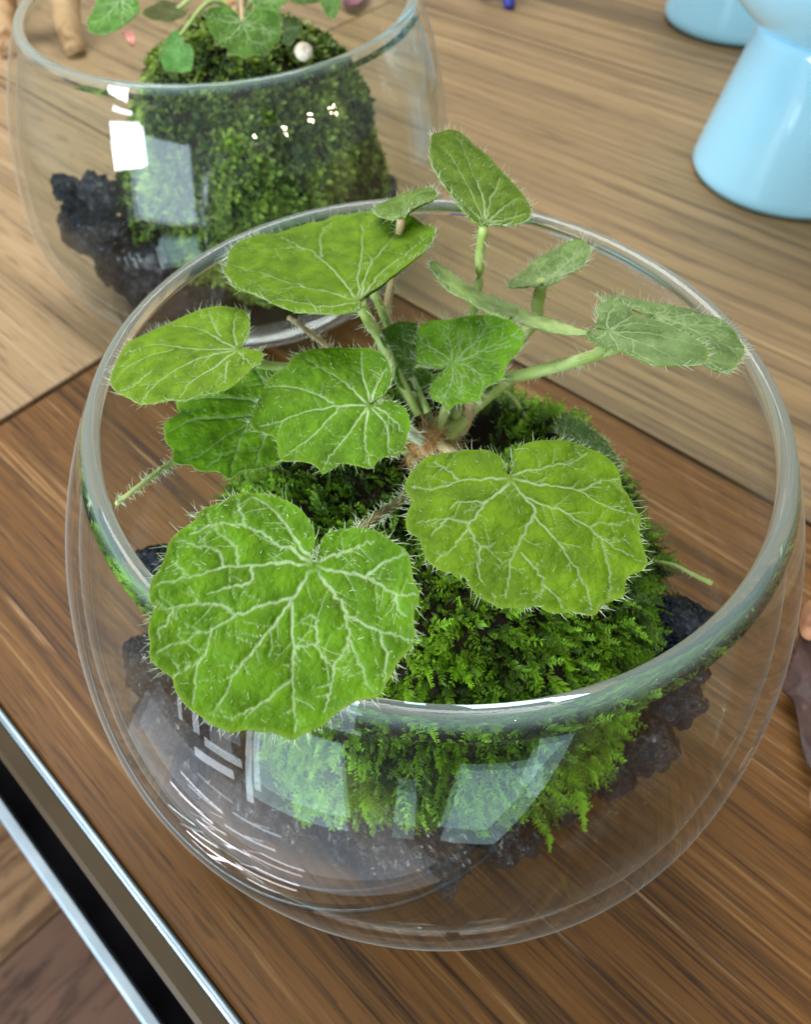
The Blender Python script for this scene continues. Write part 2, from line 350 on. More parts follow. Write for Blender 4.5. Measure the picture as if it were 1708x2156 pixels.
def leaf_mat():
    m, nt, b = new_mat('leaf'); L = nt.links.new
    oi = N(nt, 'ShaderNodeObjectInfo'); tc = N(nt, 'ShaderNodeTexCoord')
    va = N(nt, 'ShaderNodeAttribute'); va.attribute_name = 'vein'
    ed = N(nt, 'ShaderNodeAttribute'); ed.attribute_name = 'rim'
    n = N(nt, 'ShaderNodeTexNoise'); n.inputs['Scale'].default_value = 260; n.inputs['Detail'].default_value = 5; L(tc.outputs['Object'], n.inputs['Vector'])
    n2 = N(nt, 'ShaderNodeTexNoise'); n2.inputs['Scale'].default_value = 1500; n2.inputs['Detail'].default_value = 3; L(tc.outputs['Object'], n2.inputs['Vector'])
    r = ramp(nt, [(.3, (.62, .66, .55)), (.7, (1.25, 1.2, 1.35))]); L(n.outputs['Fac'], r.inputs['Fac'])
    mu = N(nt, 'ShaderNodeMixRGB', blend_type='MULTIPLY'); mu.inputs[0].default_value = 1; L(oi.outputs['Color'], mu.inputs[1]); L(r.outputs[0], mu.inputs[2])
    # fine pale cell speckle
    r2 = ramp(nt, [(.60, (0, 0, 0)), (.74, (.30, .30, .30))]); L(n2.outputs['Fac'], r2.inputs['Fac'])
    m2 = N(nt, 'ShaderNodeMixRGB'); m2.inputs[2].default_value = (.42, .58, .20, 1); L(r2.outputs[0], m2.inputs[0]); L(mu.outputs[0], m2.inputs[1])
    m3 = N(nt, 'ShaderNodeMixRGB'); m3.inputs[2].default_value = (.52, .68, .36, 1); L(va.outputs['Fac'], m3.inputs[0]); L(m2.outputs[0], m3.inputs[1])
    m4 = N(nt, 'ShaderNodeMixRGB'); m4.inputs[2].default_value = (.30, .44, .06, 1); L(ed.outputs['Fac'], m4.inputs[0]); L(m3.outputs[0], m4.inputs[1])
    L(m4.outputs[0], b.inputs['Base Color']); b.inputs['Roughness'].default_value = .5; b.inputs['Specular IOR Level'].default_value = .22
    b.inputs['Sheen Weight'].default_value = .03
    bp = N(nt, 'ShaderNodeBump'); bp.inputs['Strength'].default_value = .6; bp.inputs['Distance'].default_value = .0006
    L(n2.outputs['Fac'], bp.inputs['Height']); L(bp.outputs[0], b.inputs['Normal'])
    tr = N(nt, 'ShaderNodeBsdfTranslucent'); 
    g = N(nt, 'ShaderNodeMixRGB', blend_type='MULTIPLY'); g.inputs[0].default_value = 1; g.inputs[2].default_value = (1.25, 1.2, .55, 1); L(m4.outputs[0], g.inputs[1]); L(g.outputs[0], tr.inputs['Color'])
    mx = N(nt, 'ShaderNodeMixShader'); mx.inputs[0].default_value = .46; L(b.outputs[0], mx.inputs[1]); L(tr.outputs[0], mx.inputs[2])
    L(mx.outputs[0], nt.nodes['Material Output'].inputs['Surface'])
    return m
M['leaf'] = leaf_mat()
def fuzz(name, c1, c2, tr_w=.4):
    m, nt, b = new_mat(name); L = nt.links.new
    at = N(nt, 'ShaderNodeAttribute'); at.attribute_name = 'tone'
    r = ramp(nt, [(0, c1), (1, c2)]); L(at.outputs['Fac'], r.inputs['Fac']); L(r.outputs[0], b.inputs['Base Color'])
    b.inputs['Roughness'].default_value = .5; b.inputs['Specular IOR Level'].default_value = .3
    tr = N(nt, 'ShaderNodeBsdfTranslucent'); L(r.outputs[0], tr.inputs['Color'])
    mx = N(nt, 'ShaderNodeMixShader'); mx.inputs[0].default_value = tr_w; L(b.outputs[0], mx.inputs[1]); L(tr.outputs[0], mx.inputs[2])
    L(mx.outputs[0], nt.nodes['Material Output'].inputs['Surface'])
    return m
M['hair'] = fuzz('hair', (.52, .66, .34), (.86, .92, .78))
M['hair_brown'] = fuzz('hair_brown', (.40, .24, .09), (.68, .52, .26))
M['moss'] = fuzz('moss', (.003, .018, .001), (.235, .49, .014), .22)
M['moss_back'] = fuzz('moss_back', (.022, .055, .006), (.34, .50, .06), .3)
def stem_mat(name, a, b_):
    return plain(name, a, .5, noise=(140, b_))
M['stem_green'] = stem_mat('stem_green', (.30, .42, .09), (.46, .58, .22))
M['stem_pink'] = stem_mat('stem_pink', (.40, .27, .14), (.52, .42, .22))
M['stem_brown'] = stem_mat('stem_brown', (.10, .085, .030), (.20, .17, .07))
M['stem_pale'] = stem_mat('stem_pale', (.42, .50, .34), (.60, .66, .52))
M['crown_fuzz'] = stem_mat('crown_fuzz', (.30, .11, .03), (.55, .36, .12))

# ------------------------------------------------------------------ table, edge, shelf, floor
TA = math.radians(-35.8)                    # the grain's direction on the table
table = tag(empty('wooden_table', (0, 0, 0), TA), 'brown wood-plank table with bright metal edging under the glass bowls', 'table')
# table axes: x along the grain, y across it (positive away from the front edge); front edge at y = -0.0843
def plank(x0, x1, y0, y1, mat, par=table, z1=0.0, z0=-.018, name='plank', bev=.0008):
    v, f = box(x0, x1, y0, y1, z0, z1, bev)
    return mesh_obj(name, v, f, mat, par, smooth=False)
g = .0006
plank(-.1600+g, 1.1, -.0838, .118-g, M['wood_dark'])
plank(-1.2, -.1612-g, -.0838, .118-g, M['wood_tan'])
plank(-.30+g, 1.1, .118+g, .352-g, M['wood_grey'])
plank(-1.2, -.30-g, .118+g, .352-g, M['wood_tan'])
plank(-.9, .36-g, .352+g, .60-g, M['wood_grey'])
plank(.36+g, 1.2, .352+g, .60-g, M['wood_grey'])
plank(-1.2, 1.2, .60+g, .85, M['wood_tan'])
v, f = box(-1.2, 1.2, -.0835, .85, -.032, -.0182); mesh_obj('table_core', v, f, M['joint'], table, False)
# rounded bright trim, brown edge strip below it
def extrude_profile(name, prof, x0, x1, mat, par, smooth=True):
    prof = np.asarray(prof, float); k = len(prof)
    v = [(x0, y, z) for y, z in prof]+[(x1, y, z) for y, z in prof]
    f = [(i, (i+1) % k, k+(i+1) % k, k+i) for i in range(k)]+[tuple(range(k))[::-1], tuple(range(k, 2*k))]
    return mesh_obj(name, v, f, mat, par, smooth)
a = np.linspace(0, np.pi, 9)
extrude_profile('edge_trim', [(-.0850-.0010*math.cos(t), .0003+.0008*math.sin(t)) for t in a]+[(-.0860, -.004), (-.0840, -.004)][::1], -1.2, 1.2, M['steel'], table)
extrude_profile('edge_strip', [(-.0861, -.0008), (-.0900, -.0020), (-.0912, -.0045), (-.0914, -.030), (-.0861, -.030)], -1.2, 1.2, M['edge_brown'], table, False)
shelf = tag(empty('lower_shelf', (0, 0, -.15), TA), 'black shelf with pale steel front edge below the table edge', 'shelf')
v, f = box(-1.2, 1.2, -.1011, .40, -.02, 0); mesh_obj('shelf_board', v, f, M['black_metal'], shelf, False)
extrude_profile('shelf_edge', [(-.1012, .001), (-.1022, .0025), (-.1052, .0025), (-.1064, .001), (-.1064, -.016), (-.1012, -.016)], -1.2, 1.2, M['steel'], shelf, False)
floor = tag(empty('floor', (0, 0, -.70), TA), kind='structure')
v, f = box(-2.5, 2.5, -2.5, 2.0, -.05, -.012); mesh_obj('floor_base', v, f, M['joint'], floor, False)
FA = math.radians(88)
for k in range(-7, 8):
    mt = M['wood_floor_dark'] if k in (0, 4, -4) else M['wood_floor']
    y0 = k*.13
    v, f = box(-2.4, 2.4, y0+.001, y0+.129, -.012, 0, .001)
    o = mesh_obj('floor_board', v, f, mt, floor, False); o.rotation_euler = (0, 0, FA); o.location = (-.15, -.2, 0)

# ------------------------------------------------------------------ glass bowls
Z1, RB, ZR, RR, RM, EX = .0457, .0332, .1059, .0613, .075, 1.8992
def bowl_profile():
    a = np.linspace(0, np.pi/2, 26)
    rl = RB+(RM-RB)*np.sin(a)**(2/EX); zl = Z1-Z1*np.cos(a)**(2/EX)
    c = (ZR-Z1)/math.sqrt(1-(RR/RM)**2)
    zu = np.linspace(Z1, ZR-.0012, 24)[1:]; ru = RM*np.sqrt(1-((zu-Z1)/c)**2)
    R_ = np.r_[rl, ru]; Z_ = np.r_[zl, zu]
    outer = np.stack([R_, Z_], -1)
    T = np.gradient(outer, axis=0); T /= np.linalg.norm(T, axis=1)[:, None]
    nrm = np.stack([-T[:, 1], T[:, 0]], -1)
    h = np.clip(Z_/ZR, 0, 1)
    th = .0026+.0030*np.clip((.42-h)/.42, 0, 1)**1.3+.0007*np.clip((h-.93)/.07, 0, 1)
    inner = outer+nrm*th[:, None]
    inner = inner[inner[:, 1] > .0068]
    # rounded lip
    pO, pI = outer[-1], inner[-1]; c0 = (pO+pI)/2; rad = np.linalg.norm(pO-pI)/2
    ang0 = math.atan2(*(pO-c0)[::-1])
    lip = [c0+1.03*rad*np.array([math.cos(ang0+t), math.sin(ang0+t)]) for t in np.linspace(0, math.pi, 14)[1:-1]]
    base_out = [(1e-4, .0014), (.012, .0012), (.024, .0008), (.0300, .0003)]
    base_in = [(inner[0][0]*.9, .0062), (.020, .0058), (1e-4, .0056)]
    return np.vstack([base_out, outer[1:], lip, inner[::-1], base_in]), inner
PROF, INNER = bowl_profile()
def make_bowl(loc, s, label):
    v, f = lathe(PROF, 160)
    n = 160; m_ = len(PROF)
    f.append(tuple(range(n))[::-1]); f.append(tuple((m_-1)*n+j for j in range(n)))
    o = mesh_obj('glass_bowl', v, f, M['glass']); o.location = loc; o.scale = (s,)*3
    return tag(o, label, 'bowl', 'round clear glass terrarium bowls')
B2 = np.array([-.0774, .1654, 0]); S2 = 1.0509
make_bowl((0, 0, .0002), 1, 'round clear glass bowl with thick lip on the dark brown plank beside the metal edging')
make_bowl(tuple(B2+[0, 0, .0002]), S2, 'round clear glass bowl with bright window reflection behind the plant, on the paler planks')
def inner_r(z, s=1):
    return np.interp(np.asarray(z)/s, INNER[:, 1], INNER[:, 0])*s

# ------------------------------------------------------------------ moss sprigs
def sprig(nl, bend, spread, w, seed):
    r = np.random.default_rng(seed); V = []; F = []
    def P(t): return np.array([t, bend[0]*t*t, bend[1]*t*t])
    k = 5; hw = .012
    for i in range(k):
        t = i/(k-1); V += [P(t)+[0, hw*(1-.6*t), 0], P(t)-[0, hw*(1-.6*t), 0]]
        if i: F.append((2*i-2, 2*i-1, 2*i+1)); F.append((2*i-2, 2*i+1, 2*i))
    for i in range(nl):
        t = .06+.94*i/nl
        for s in (-1, 1):
            ln = spread*(1.15-.75*t)*r.uniform(.6, 1.3); an = math.radians(r.uniform(35, 62))
            up = r.uniform(-.5, .8)
            d = np.array([math.cos(an), s*math.sin(an), up*.6]); d /= np.linalg.norm(d)
            q = P(t); side = np.cross(d, [0, 0, 1]); side /= np.linalg.norm(side)+1e-9
            b0 = len(V); mid = q+d*ln*.42
            V += [q, mid+side*w*ln+[0, 0, .02], q+d*ln, mid-side*w*ln]
            F += [(b0, b0+1, b0+2), (b0, b0+2, b0+3)]
    return np.array(V), np.array(F)
SPR = [sprig(6, (.3, .2), .36, .17, 31), sprig(12, (-.25, .15), .20, .24, 32), sprig(7, (.05, .4), .30, .26, 33), sprig(9, (.10, .22), .30, .20, 1), sprig(10, (-.15, .10), .26, .22, 2), sprig(8, (.2, -.15), .34, .19, 3), sprig(11, (0, .3), .24, .22, 4), sprig(9, (-.05, -.25), .30, .2, 5)]
def flake(seed):                                # short broad shoots for the mossy ball in the other bowl
    r = np.random.default_rng(seed); V = []; F = []
    for i in range(7):
        an = r.uniform(0, 6.28); el = r.uniform(-.1, .9); ln = r.uniform(.5, 1.0); b0 = len(V); q = np.array([.35*r.uniform(0, 1), .2*r.uniform(-1, 1), 0])
        d = np.array([math.cos(an)*math.cos(el), math.sin(an)*math.cos(el), math.sin(el)]); sd = np.cross(d, [0, 0, 1]); sd /= np.linalg.norm(sd)
        V += [q, q+d*ln*.4+sd*.20*ln, q+d*ln*.75+sd*.17*ln, q+d*ln, q+d*ln*.75-sd*.17*ln, q+d*ln*.4-sd*.20*ln]
        F += [(b0, b0+1, b0+5), (b0+1, b0+2, b0+5), (b0+2, b0+4, b0+5), (b0+2, b0+3, b0+4)]
    return np.array(V), np.array(F)
FLK = [flake(k) for k in (11, 12, 13, 14)]
def scatter(protos, P, X, Z, scale, tone):
    """place prototypes: axis X along the shoot, Z up from the surface"""
    X = X/np.linalg.norm(X, axis=1)[:, None]; Y = np.cross(Z, X); Y /= np.linalg.norm(Y, axis=1)[:, None]+1e-12; Z2 = np.cross(X, Y)
    Vs, Fs, Ts = [], [], []; off = 0
    pick = np.arange(len(P)) % len(protos)
    for k, (V, F) in enumerate(protos):
        i = np.where(pick == k)[0]
        if len(i) == 0: continue
        W = P[i, None]+scale[i, None, None]*(V[None, :, 0:1]*X[i, None]+V[None, :, 1:2]*Y[i, None]+V[None, :, 2:3]*Z2[i, None])
        Vs.append(W.reshape(-1, 3)); Fs.append((F[None]+(np.arange(len(i))*len(V))[:, None, None]).reshape(-1, 3)+off)
        Ts.append(np.clip(tone[i, None]+.35*(V[None, :, 0]-.45), 0, 1).reshape(-1)); off += len(i)*len(V)
    return np.vstack(Vs), np.vstack(Fs), np.concatenate(Ts)

def mound_surface(c, rx, ry, ztop, zbot, u, v, seed, lump=.0035, e=.62):
    """u azimuth, v 0 (top) .. 1 (bottom edge)"""
    s = np.sin(v*np.pi*.60)**e/np.sin(.5*np.pi)**e
    s = np.where(v*.60 > .5, 1-.20*((v*.60-.5)/.1)**2, s)
    z = zbot+(ztop-zbot)*(np.cos(v*np.pi*.60)-math.cos(.6*np.pi))/(1-math.cos(.6*np.pi))
    P = np.stack([c[0]+rx*s*np.cos(u), c[1]+ry*s*np.sin(u), z+0*u], -1)
    d = np.stack([np.cos(u)*s, np.sin(u)*s, np.cos(v*np.pi*.6)], -1)
    return P+d*(lump*fbm(P, 60, seed, 3))[..., None], d/np.linalg.norm(d, axis=-1)[..., None]
def make_mound(name, c, rx, ry, ztop, zbot, seed, label, e=.62):
    nu, nv = 96, 40
    u, v = np.meshgrid(np.linspace(0, 2*np.pi, nu, endpoint=False), np.linspace(.012, 1, nv))
    P, _ = mound_surface(c, rx, ry, ztop, zbot, u, v, seed, .0035, e)
    f = [(i*nu+j, (i+1)*nu+j, (i+1)*nu+(j+1) % nu, i*nu+(j+1) % nu) for i in range(nv-1) for j in range(nu)]
    f.append(tuple(range(nu))); f.append(tuple((nv-1)*nu+j for j in range(nu))[::-1])
    root = tag(empty(name, (c[0], c[1], zbot)), label, 'moss mound', 'moss mounds in the glass bowls')
    o = mesh_obj('soil', P.reshape(-1, 3)-np.array([c[0], c[1], zbot]), f, M['soil'], root)
    return root

MC = np.array([.004, -.001]); MRX, MRY, MZT, MZB = .0495, .0505, .0830, .018
mound = make_mound('moss_mound', MC, MRX, MRY, MZT, MZB, 3, 'dark soil mound covered in bright feathery moss inside the bowl on the dark plank')
n = 19000
u = rng.uniform(0, 2*np.pi, n); v = rng.uniform(.002, 1, n)**.70
P, D = mound_surface(MC, MRX, MRY, MZT, MZB, u, v, 3)
crown = at_z([(905, 945)], .085)[0]
dist = np.linalg.norm(P[:, :2]-crown[:2]-np.array([.003, .006]), axis=1)
patch = fbm(P, 75, 9, 3)
keep = (dist > .0115+.006*patch) & ~((v > .72) & (patch+.5*rng.uniform(-1, 1, n) < .05)) & (patch+.9*rng.uniform(-1, 1, n) > -.85-.6*(P[:, 1] < -.005)) 
keep &= ~((P[:, 1] > .0) & (rng.uniform(0, 1, n) < .15))
P, D, patch = P[keep], D[keep], patch[keep]; n = len(P)
tang = np.stack([-D[:, 2]*D[:, 0], -D[:, 2]*D[:, 1], 1-D[:, 2]**2], -1)*-1       # downhill direction
tang += rng.normal(0, .55, (n, 3)); tang -= D*(tang*D).sum(1)[:, None]; tang /= np.linalg.norm(tang, axis=1)[:, None]+1e-9
X = tang+D*rng.uniform(.15, 1.5, n)[:, None]
sc = rng.uniform(.0017, .0064, n)
tone = np.clip(.27+.40*patch+rng.normal(0, .26, n)+.10*(P[:, 1] < -.01), .0, 1)
V1, F1_, T1 = scatter(SPR, P-D*.0008, X, D, sc, tone)
# strands hanging over the stones below the moss
hs = [((1190, 1585), .050, (1250, 1742), .026), ((918, 1735), .030, (948, 1812), .016), ((1028, 1755), .028, (1026, 1812), .016), ((1140, 1725), .032, (1160, 1800), .018),
      ((745, 1640), .046, (752, 1740), .030), ((860, 1650), .046, (868, 1745), .028), ((800, 1640), .047, (806, 1725), .030), ((1230, 1590), .050, (1275, 1650), .040),
      ((1180, 1480), .066, (1270, 1520), .056), ((640, 1640), .045, (645, 1715), .030), ((1100, 1640), .043, (1112, 1725), .030), ((980, 1640), .046, (985, 1730), .03), ((900, 1600), .05, (890, 1720), .031)]
Ph, Xh, Zh, Sh, Th = [], [], [], [], []
for (p0, z0, p1, z1) in hs:
    a_, b_ = at_z([p0], z0)[0], at_z([p1], z1)[0]
    for k in range(2):
        t0 = k*.42; q = a_+(b_-a_)*t0
        Ph.append(q+rng.normal(0, .0006, 3)); Xh.append(b_-a_+rng.normal(0, .001, 3)); Zh.append(CAM-q); Sh.append(np.linalg.norm(b_-a_)*.62); Th.append(.55+.1*k)
Zh = np.array(Zh); Zh /= np.linalg.norm(Zh, axis=1)[:, None]
V2, F2_, T2 = scatter([sprig(16, (.05, -.05), .16, .24, 21), sprig(18, (-.06, .04), .13, .26, 22)], np.array(Ph), np.array(Xh), Zh, np.array(Sh), np.array(Th))
o = mesh_obj('moss', np.vstack([V1, V2])-np.array([MC[0], MC[1], MZB]), np.vstack([F1_, F2_+len(V1)]), M['moss'], mound, False, {'tone': np.r_[T1, T2]})
tag(o, kind='stuff')

MC2 = B2[:2]+np.array([.006, .004]); Z2T, Z2B = .098, .016
mound2 = make_mound('moss_mound', MC2, .0495, .0495, Z2T, Z2B, 5, 'tall ball of fine olive moss and soil inside the bowl on the paler planks', .8)
n = 11000
u = rng.uniform(0, 2*np.pi, n); v = rng.uniform(.004, 1, n)**.72
P, D = mound_surface(MC2, .0495, .0495, Z2T, Z2B, u, v, 5, e=.8)
patch = fbm(P, 70, 31, 3)
keep = patch+.9*rng.uniform(-1, 1, n) > -.8
keep &= ~((v < .30) & (rng.uniform(0, 1, n) < .55))
P, D, patch = P[keep], D[keep], patch[keep]; n = len(P)
X = rng.normal(0, 1, (n, 3)); X -= D*(X*D).sum(1)[:, None]
V, F, T = scatter(FLK, P, X, D, rng.uniform(.0018, .0044, n), np.clip(.36+.4*patch+rng.normal(0, .2, n), .02, 1))
tag(mesh_obj('moss', V-np.array([MC2[0], MC2[1], Z2B]), F, M['moss_back'], mound2, False, {'tone': T}), kind='stuff')

# ------------------------------------------------------------------ black stones
def ico(sub):
    t = (1+5**.5)/2
    V = [(-1, t, 0), (1, t, 0), (-1, -t, 0), (1, -t, 0), (0, -1, t), (0, 1, t), (0, -1, -t), (0, 1, -t), (t, 0, -1), (t, 0, 1), (-t, 0, -1), (-t, 0, 1)]
    F = [(0, 11, 5), (0, 5, 1), (0, 1, 7), (0, 7, 10), (0, 10, 11), (1, 5, 9), (5, 11, 4), (11, 10, 2), (10, 7, 6), (7, 1, 8), (3, 9, 4), (3, 4, 2), (3, 2, 6), (3, 6, 8), (3, 8, 9), (4, 9, 5), (2, 4, 11), (6, 2, 10), (8, 6, 7), (9, 8, 1)]
    V = [np.array(p)/np.linalg.norm(p) for p in V]
    for _ in range(sub):
        c = {}; F2 = []
        def mid(a, b):
            k = (min(a, b), max(a, b))
            if k not in c: q = V[a]+V[b]; V.append(q/np.linalg.norm(q)); c[k] = len(V)-1
            return c[k]
        for a, b, d in F:
            x, y, z = mid(a, b), mid(b, d), mid(d, a); F2 += [(a, x, z), (b, y, x), (d, z, y), (x, y, z)]
        F = F2
    return np.array(V), np.array(F)
IV, IF = ico(3)
stone_meshes = []
for k in range(6):
    d = .30*fbm(IV, 1.3, 40+k, 2)+.24*np.abs(fbm(IV, 3.2, 60+k, 4))
    V = IV*(1+d-.1)[:, None]*np.array([1.1, .95, .85])
    o = mesh_obj('black_stone', V, IF, M['stone']); stone_meshes.append(o.data); bpy.data.objects.remove(o)
def put_stone(P, r, label, group, k):
    o = bpy.data.objects.new('black_stone', stone_meshes[k % 6]); COL.objects.link(o)
    o.location = P; o.scale = (r,)*3; o.rotation_euler = tuple(rng.uniform(0, 6.28, 3))
    tag(o, label, 'stone', group)
LS, GS = 'rough glossy black stone under the bright moss in the bowl on the dark plank', 'black stones under the feathery moss'
front = [((1405, 1580), .030, .0075), ((1345, 1665), .022, .0080), ((1425, 1480), .040, .006), ((1175, 1810), .013, .0072), ((1040, 1872), .010, .0062), ((1090, 1850), .009, .005), ((960, 1850), .012, .0072),
         ((860, 1850), .013, .0080), ((760, 1835), .014, .0080), ((660, 1800), .016, .0085), ((590, 1740), .020, .0085), ((520, 1680), .026, .0085), ((430, 1600), .034, .0085), ((385, 1520), .042, .0080),
         ((325, 1385), .052, .0070), ((350, 1480), .043, .0065), ((320, 1200), .060, .0065), ((1260, 1740), .018, .0085), ((700, 1740), .022, .008), ((820, 1780), .020, .008), ((930, 1790), .02, .008), ((1080, 1790), .018, .008),
         ((1440, 1330), .052, .0070), ((1410, 1400), .048, .0065)]
for k, (p_, z_, r_) in enumerate(front):
    q = at_z([p_], z_)[0]; rad = np.hypot(q[0], q[1]); lim = inner_r(q[2])-r_*1.12
    if rad > lim: q[:2] *= lim/rad
    q[2] = max(q[2], .0066+r_*.9)
    put_stone(q, r_*.90, LS, GS, k)
LS2, GS2 = 'dark grey stone beside the olive moss ball in the bowl on the paler planks', 'dark stones around the moss ball'
for k, (p_, z_, r_) in enumerate([((160, 480), .030, .010), ((190, 560), .018, .0095), ((240, 600), .014, .0095), ((200, 420), .042, .009), ((300, 620), .014, .010), ((270, 540), .024, .010), ((360, 620), .018, .010), ((430, 600), .02, .010), ((220, 500), .034, .009), ((840, 390), .024, .0095), ((800, 430), .02, .009), ((330, 560), .03, .009), ((140, 400), .045, .006)]):
    q = at_z([p_], z_)[0]; e = q[:2]-B2[:2]; rad = np.hypot(*e); lim = inner_r(q[2], S2)-r_*1.12
    if rad > lim: q[:2] = B2[:2]+e*lim/rad
    q[2] = max(q[2], .0070+r_*.9)
    put_stone(q, r_, LS2, GS2, k)

# ------------------------------------------------------------------ leaves
def iso_normal(poly, A, zA, hint, target=1.08, w=.22, maxtilt=62):
    """normal of the leaf's plane that makes the traced outline about as long as it is wide"""
    A3 = at_z([A], zA)[0]; best = None
    hint = np.array(hint, float); hint /= np.linalg.norm(hint)
    for tl in np.radians(np.arange(0, maxtilt+1, 4)):
        for az in np.radians(np.arange(0, 360, 15 if tl > 0 else 360)):
            n = np.array([math.sin(tl)*math.cos(az), math.sin(tl)*math.sin(az), math.cos(tl)])
            d = ray(poly); dn = d@n
            if (np.abs(dn)/np.linalg.norm(d, axis=1)).min() < .22: continue
            t = ((A3-CAM)@n)/dn
            if t.min() < .03: continue
            Q = CAM+t[:, None]*d; Q = smooth_poly(Q, 80, True); C = np.cov((Q-Q.mean(0)).T)
            ev = np.sort(np.linalg.eigvalsh(C))[::-1]; ratio = math.sqrt(ev[0]/max(ev[1], 1e-12))
            cost = (math.log(ratio/target) if ratio > target else 0)**2*2+w*math.acos(max(-1, min(1, n@hint)))**2
            if best is None or cost < best[0]: best = (cost, n, ratio)
    return best[1], best[2], A3

def leaf(root, origin, crop, outline, A, zA, color, hint=(0, -.25, 1), veins=None, nv=8, cup=.06, ripple=.02, res=(280, 64), fold=0., hairs=(1.0, 1.0), hl=.0019, seed=0, target=1.08, w=.22, normal=None, label=None, lobes=0., vein_amt=1., thick=.0006):
    r = np.random.default_rng(100+seed)
    poly = px(crop, outline); Ap = px(crop, [A])[0]
    if normal is None: n, ratio, A3 = iso_normal(poly, Ap, zA, hint, target, w)
    else: n = np.array(normal, float); n /= np.linalg.norm(n); A3 = at_z([Ap], zA)[0]; ratio = 0
    B3 = on_plane(poly, A3, n)
    e1 = B3[len(B3)//2]-A3; e1 -= n*(e1@n); e1 /= np.linalg.norm(e1); e2 = np.cross(n, e1)
    to2 = lambda Q: np.stack([(Q-A3)@e1, (Q-A3)@e2], -1)
    b2 = to2(B3)
    nth, nr = res
    bd = smooth_poly(b2, nth)
    Rm = np.mean(np.linalg.norm(bd, axis=1))
    if lobes > 0:
        s = np.linspace(0, 1, nth); bd = bd*(1+lobes*np.abs(np.sin(s*math.pi*13))-lobes*.5)[:, None]
    t = np.linspace(0, 1, nr)**.9
    G = t[:, None, None]*bd[None]                       # nr, nth, 2
    # ---- veins as polylines in the leaf's plane
    segs = []
    def radius_at(p):
        ang = np.arctan2(bd[:, 1], bd[:, 0]); a = math.atan2(p[1], p[0]); k = np.abs(np.angle(np.exp(1j*(ang-a)))).argmin()
        return np.linalg.norm(bd[k])
    def grow(p, d, ln, wd, lev):
        steps = max(3, int(ln/(Rm*.09))); st = ln/steps; side = r.choice([-1, 1]); q = p.copy(); th = math.atan2(d[1], d[0])
        for i in range(steps):
            th += r.normal(0, .16); q2 = q+st*np.array([math.cos(th), math.sin(th)])
            if np.linalg.norm(q2) > radius_at(q2)*.985: break
            jw = r.uniform(.6, 1.2); segs.append((q, q2, wd*jw*(1-.55*i/steps), wd*jw*(1-.55*(i+1)/steps)))
            q = q2
            if lev < 3 and r.uniform() < (.7 if lev == 1 else .42) and i < steps-1:
                side = -side; a = th+side*math.radians(r.uniform(32, 62))
                grow(q, np.array([math.cos(a), math.sin(a)]), ln*r.uniform(.28, .52)*(1-.35*i/steps), wd*.62, lev+1)
    w0 = max(.0112*Rm, min(.00024, .018*Rm))
    if veins:
        for path in veins:
            q = to2(on_plane(px(crop, path), A3, n)); L_ = len(q)
            q = smooth_poly(q, max(6, L_*4)); q[1:-1] += r.normal(0, .008*Rm, (len(q)-2, 2))
            base = np.linalg.norm(q[0])/Rm; ws = np.linspace(w0*(1-.35*min(1, base)), w0*.42, len(q))
            for i in range(len(q)-1):
                jw = r.uniform(.75, 1.12); segs.append((q[i], q[i+1], ws[i]*jw, ws[i+1]*jw))
                if i > 1 and r.uniform() < .34:
                    d = q[i+1]-q[i]; a = math.atan2(d[1], d[0])+r.choice([-1, 1])*math.radians(r.uniform(35, 70))
                    grow(q[i], np.array([math.cos(a), math.sin(a)]), Rm*r.uniform(.10, .26), w0*.34, 2)
    else:
        for k in range(nv):
            j = int(nth*(k+.6+r.uniform(-.12, .12))/(nv+.2)); j = min(max(j, 3), nth-4)
            tgt = bd[j]; ln = np.linalg.norm(tgt); a = math.atan2(tgt[1], tgt[0])+r.normal(0, .08)
            grow(np.zeros(2), np.array([math.cos(a), math.sin(a)]), ln*.98, w0, 1)
    vein = np.zeros((nr, nth)); flat = G.reshape(-1, 2)
    vf = np.zeros(len(flat)); soft = np.zeros(len(flat))
    for a_, b_, wa, wb in segs:
        lo = np.minimum(a_, b_)-w0*4; hi = np.maximum(a_, b_)+w0*4
        idx = np.where((flat[:, 0] > lo[0]) & (flat[:, 0] < hi[0]) & (flat[:, 1] > lo[1]) & (flat[:, 1] < hi[1]))[0]
        if len(idx) == 0: continue
        q = flat[idx]; d = b_-a_; L2 = d@d+1e-18; tt = np.clip(((q-a_)@d)/L2, 0, 1)
        ds = np.linalg.norm(q-(a_+tt[:, None]*d), axis=1); ww = wa+(wb-wa)*tt
        x = np.clip(1.35-ds/ww*.9, 0, 1)
        vf[idx] = np.maximum(vf[idx], x*x*(3-2*x)*np.clip(.45+.55*ww/w0, 0, 1))
        soft[idx] = np.maximum(soft[idx], np.exp(-(ds/(w0*2.2))**2)*(.4+.6*ww/w0))
    rho = np.linalg.norm(flat, axis=1)/Rm; tf = np.repeat(t, nth); sf = np.tile(np.linspace(0, 1, nth), nr)
    vf *= np.clip(rho/.12, .15, 1)
    P3 = np.stack([flat[:, 0], flat[:, 1], 0*rho], -1)
    h = Rm*(cup*rho**2+ripple*np.sin(sf*2*math.pi*6+seed)*tf**3-.028*soft*np.clip(rho*3, 0, 1)+.022*fbm(P3, 1.9/Rm, seed, 3)+.008*fbm(P3, 9/Rm, seed+3, 2))
    if fold: h += fold*np.abs(flat[:, 1])*1.0
    top = A3+flat[:, 0:1]*e1+flat[:, 1:2]*e2+h[:, None]*n
    top = top.reshape(nr, nth, 3)
    V = np.vstack([top.reshape(-1, 3), top.reshape(-1, 3)-n*thick*(1-.6*tf)[:, None]])
    i, j = np.meshgrid(np.arange(nr-1), np.arange(nth-1), indexing='ij'); q = (i*nth+j).ravel()
    Ft = np.stack([q, q+nth, q+nth+1, q+1], -1); M_ = nr*nth
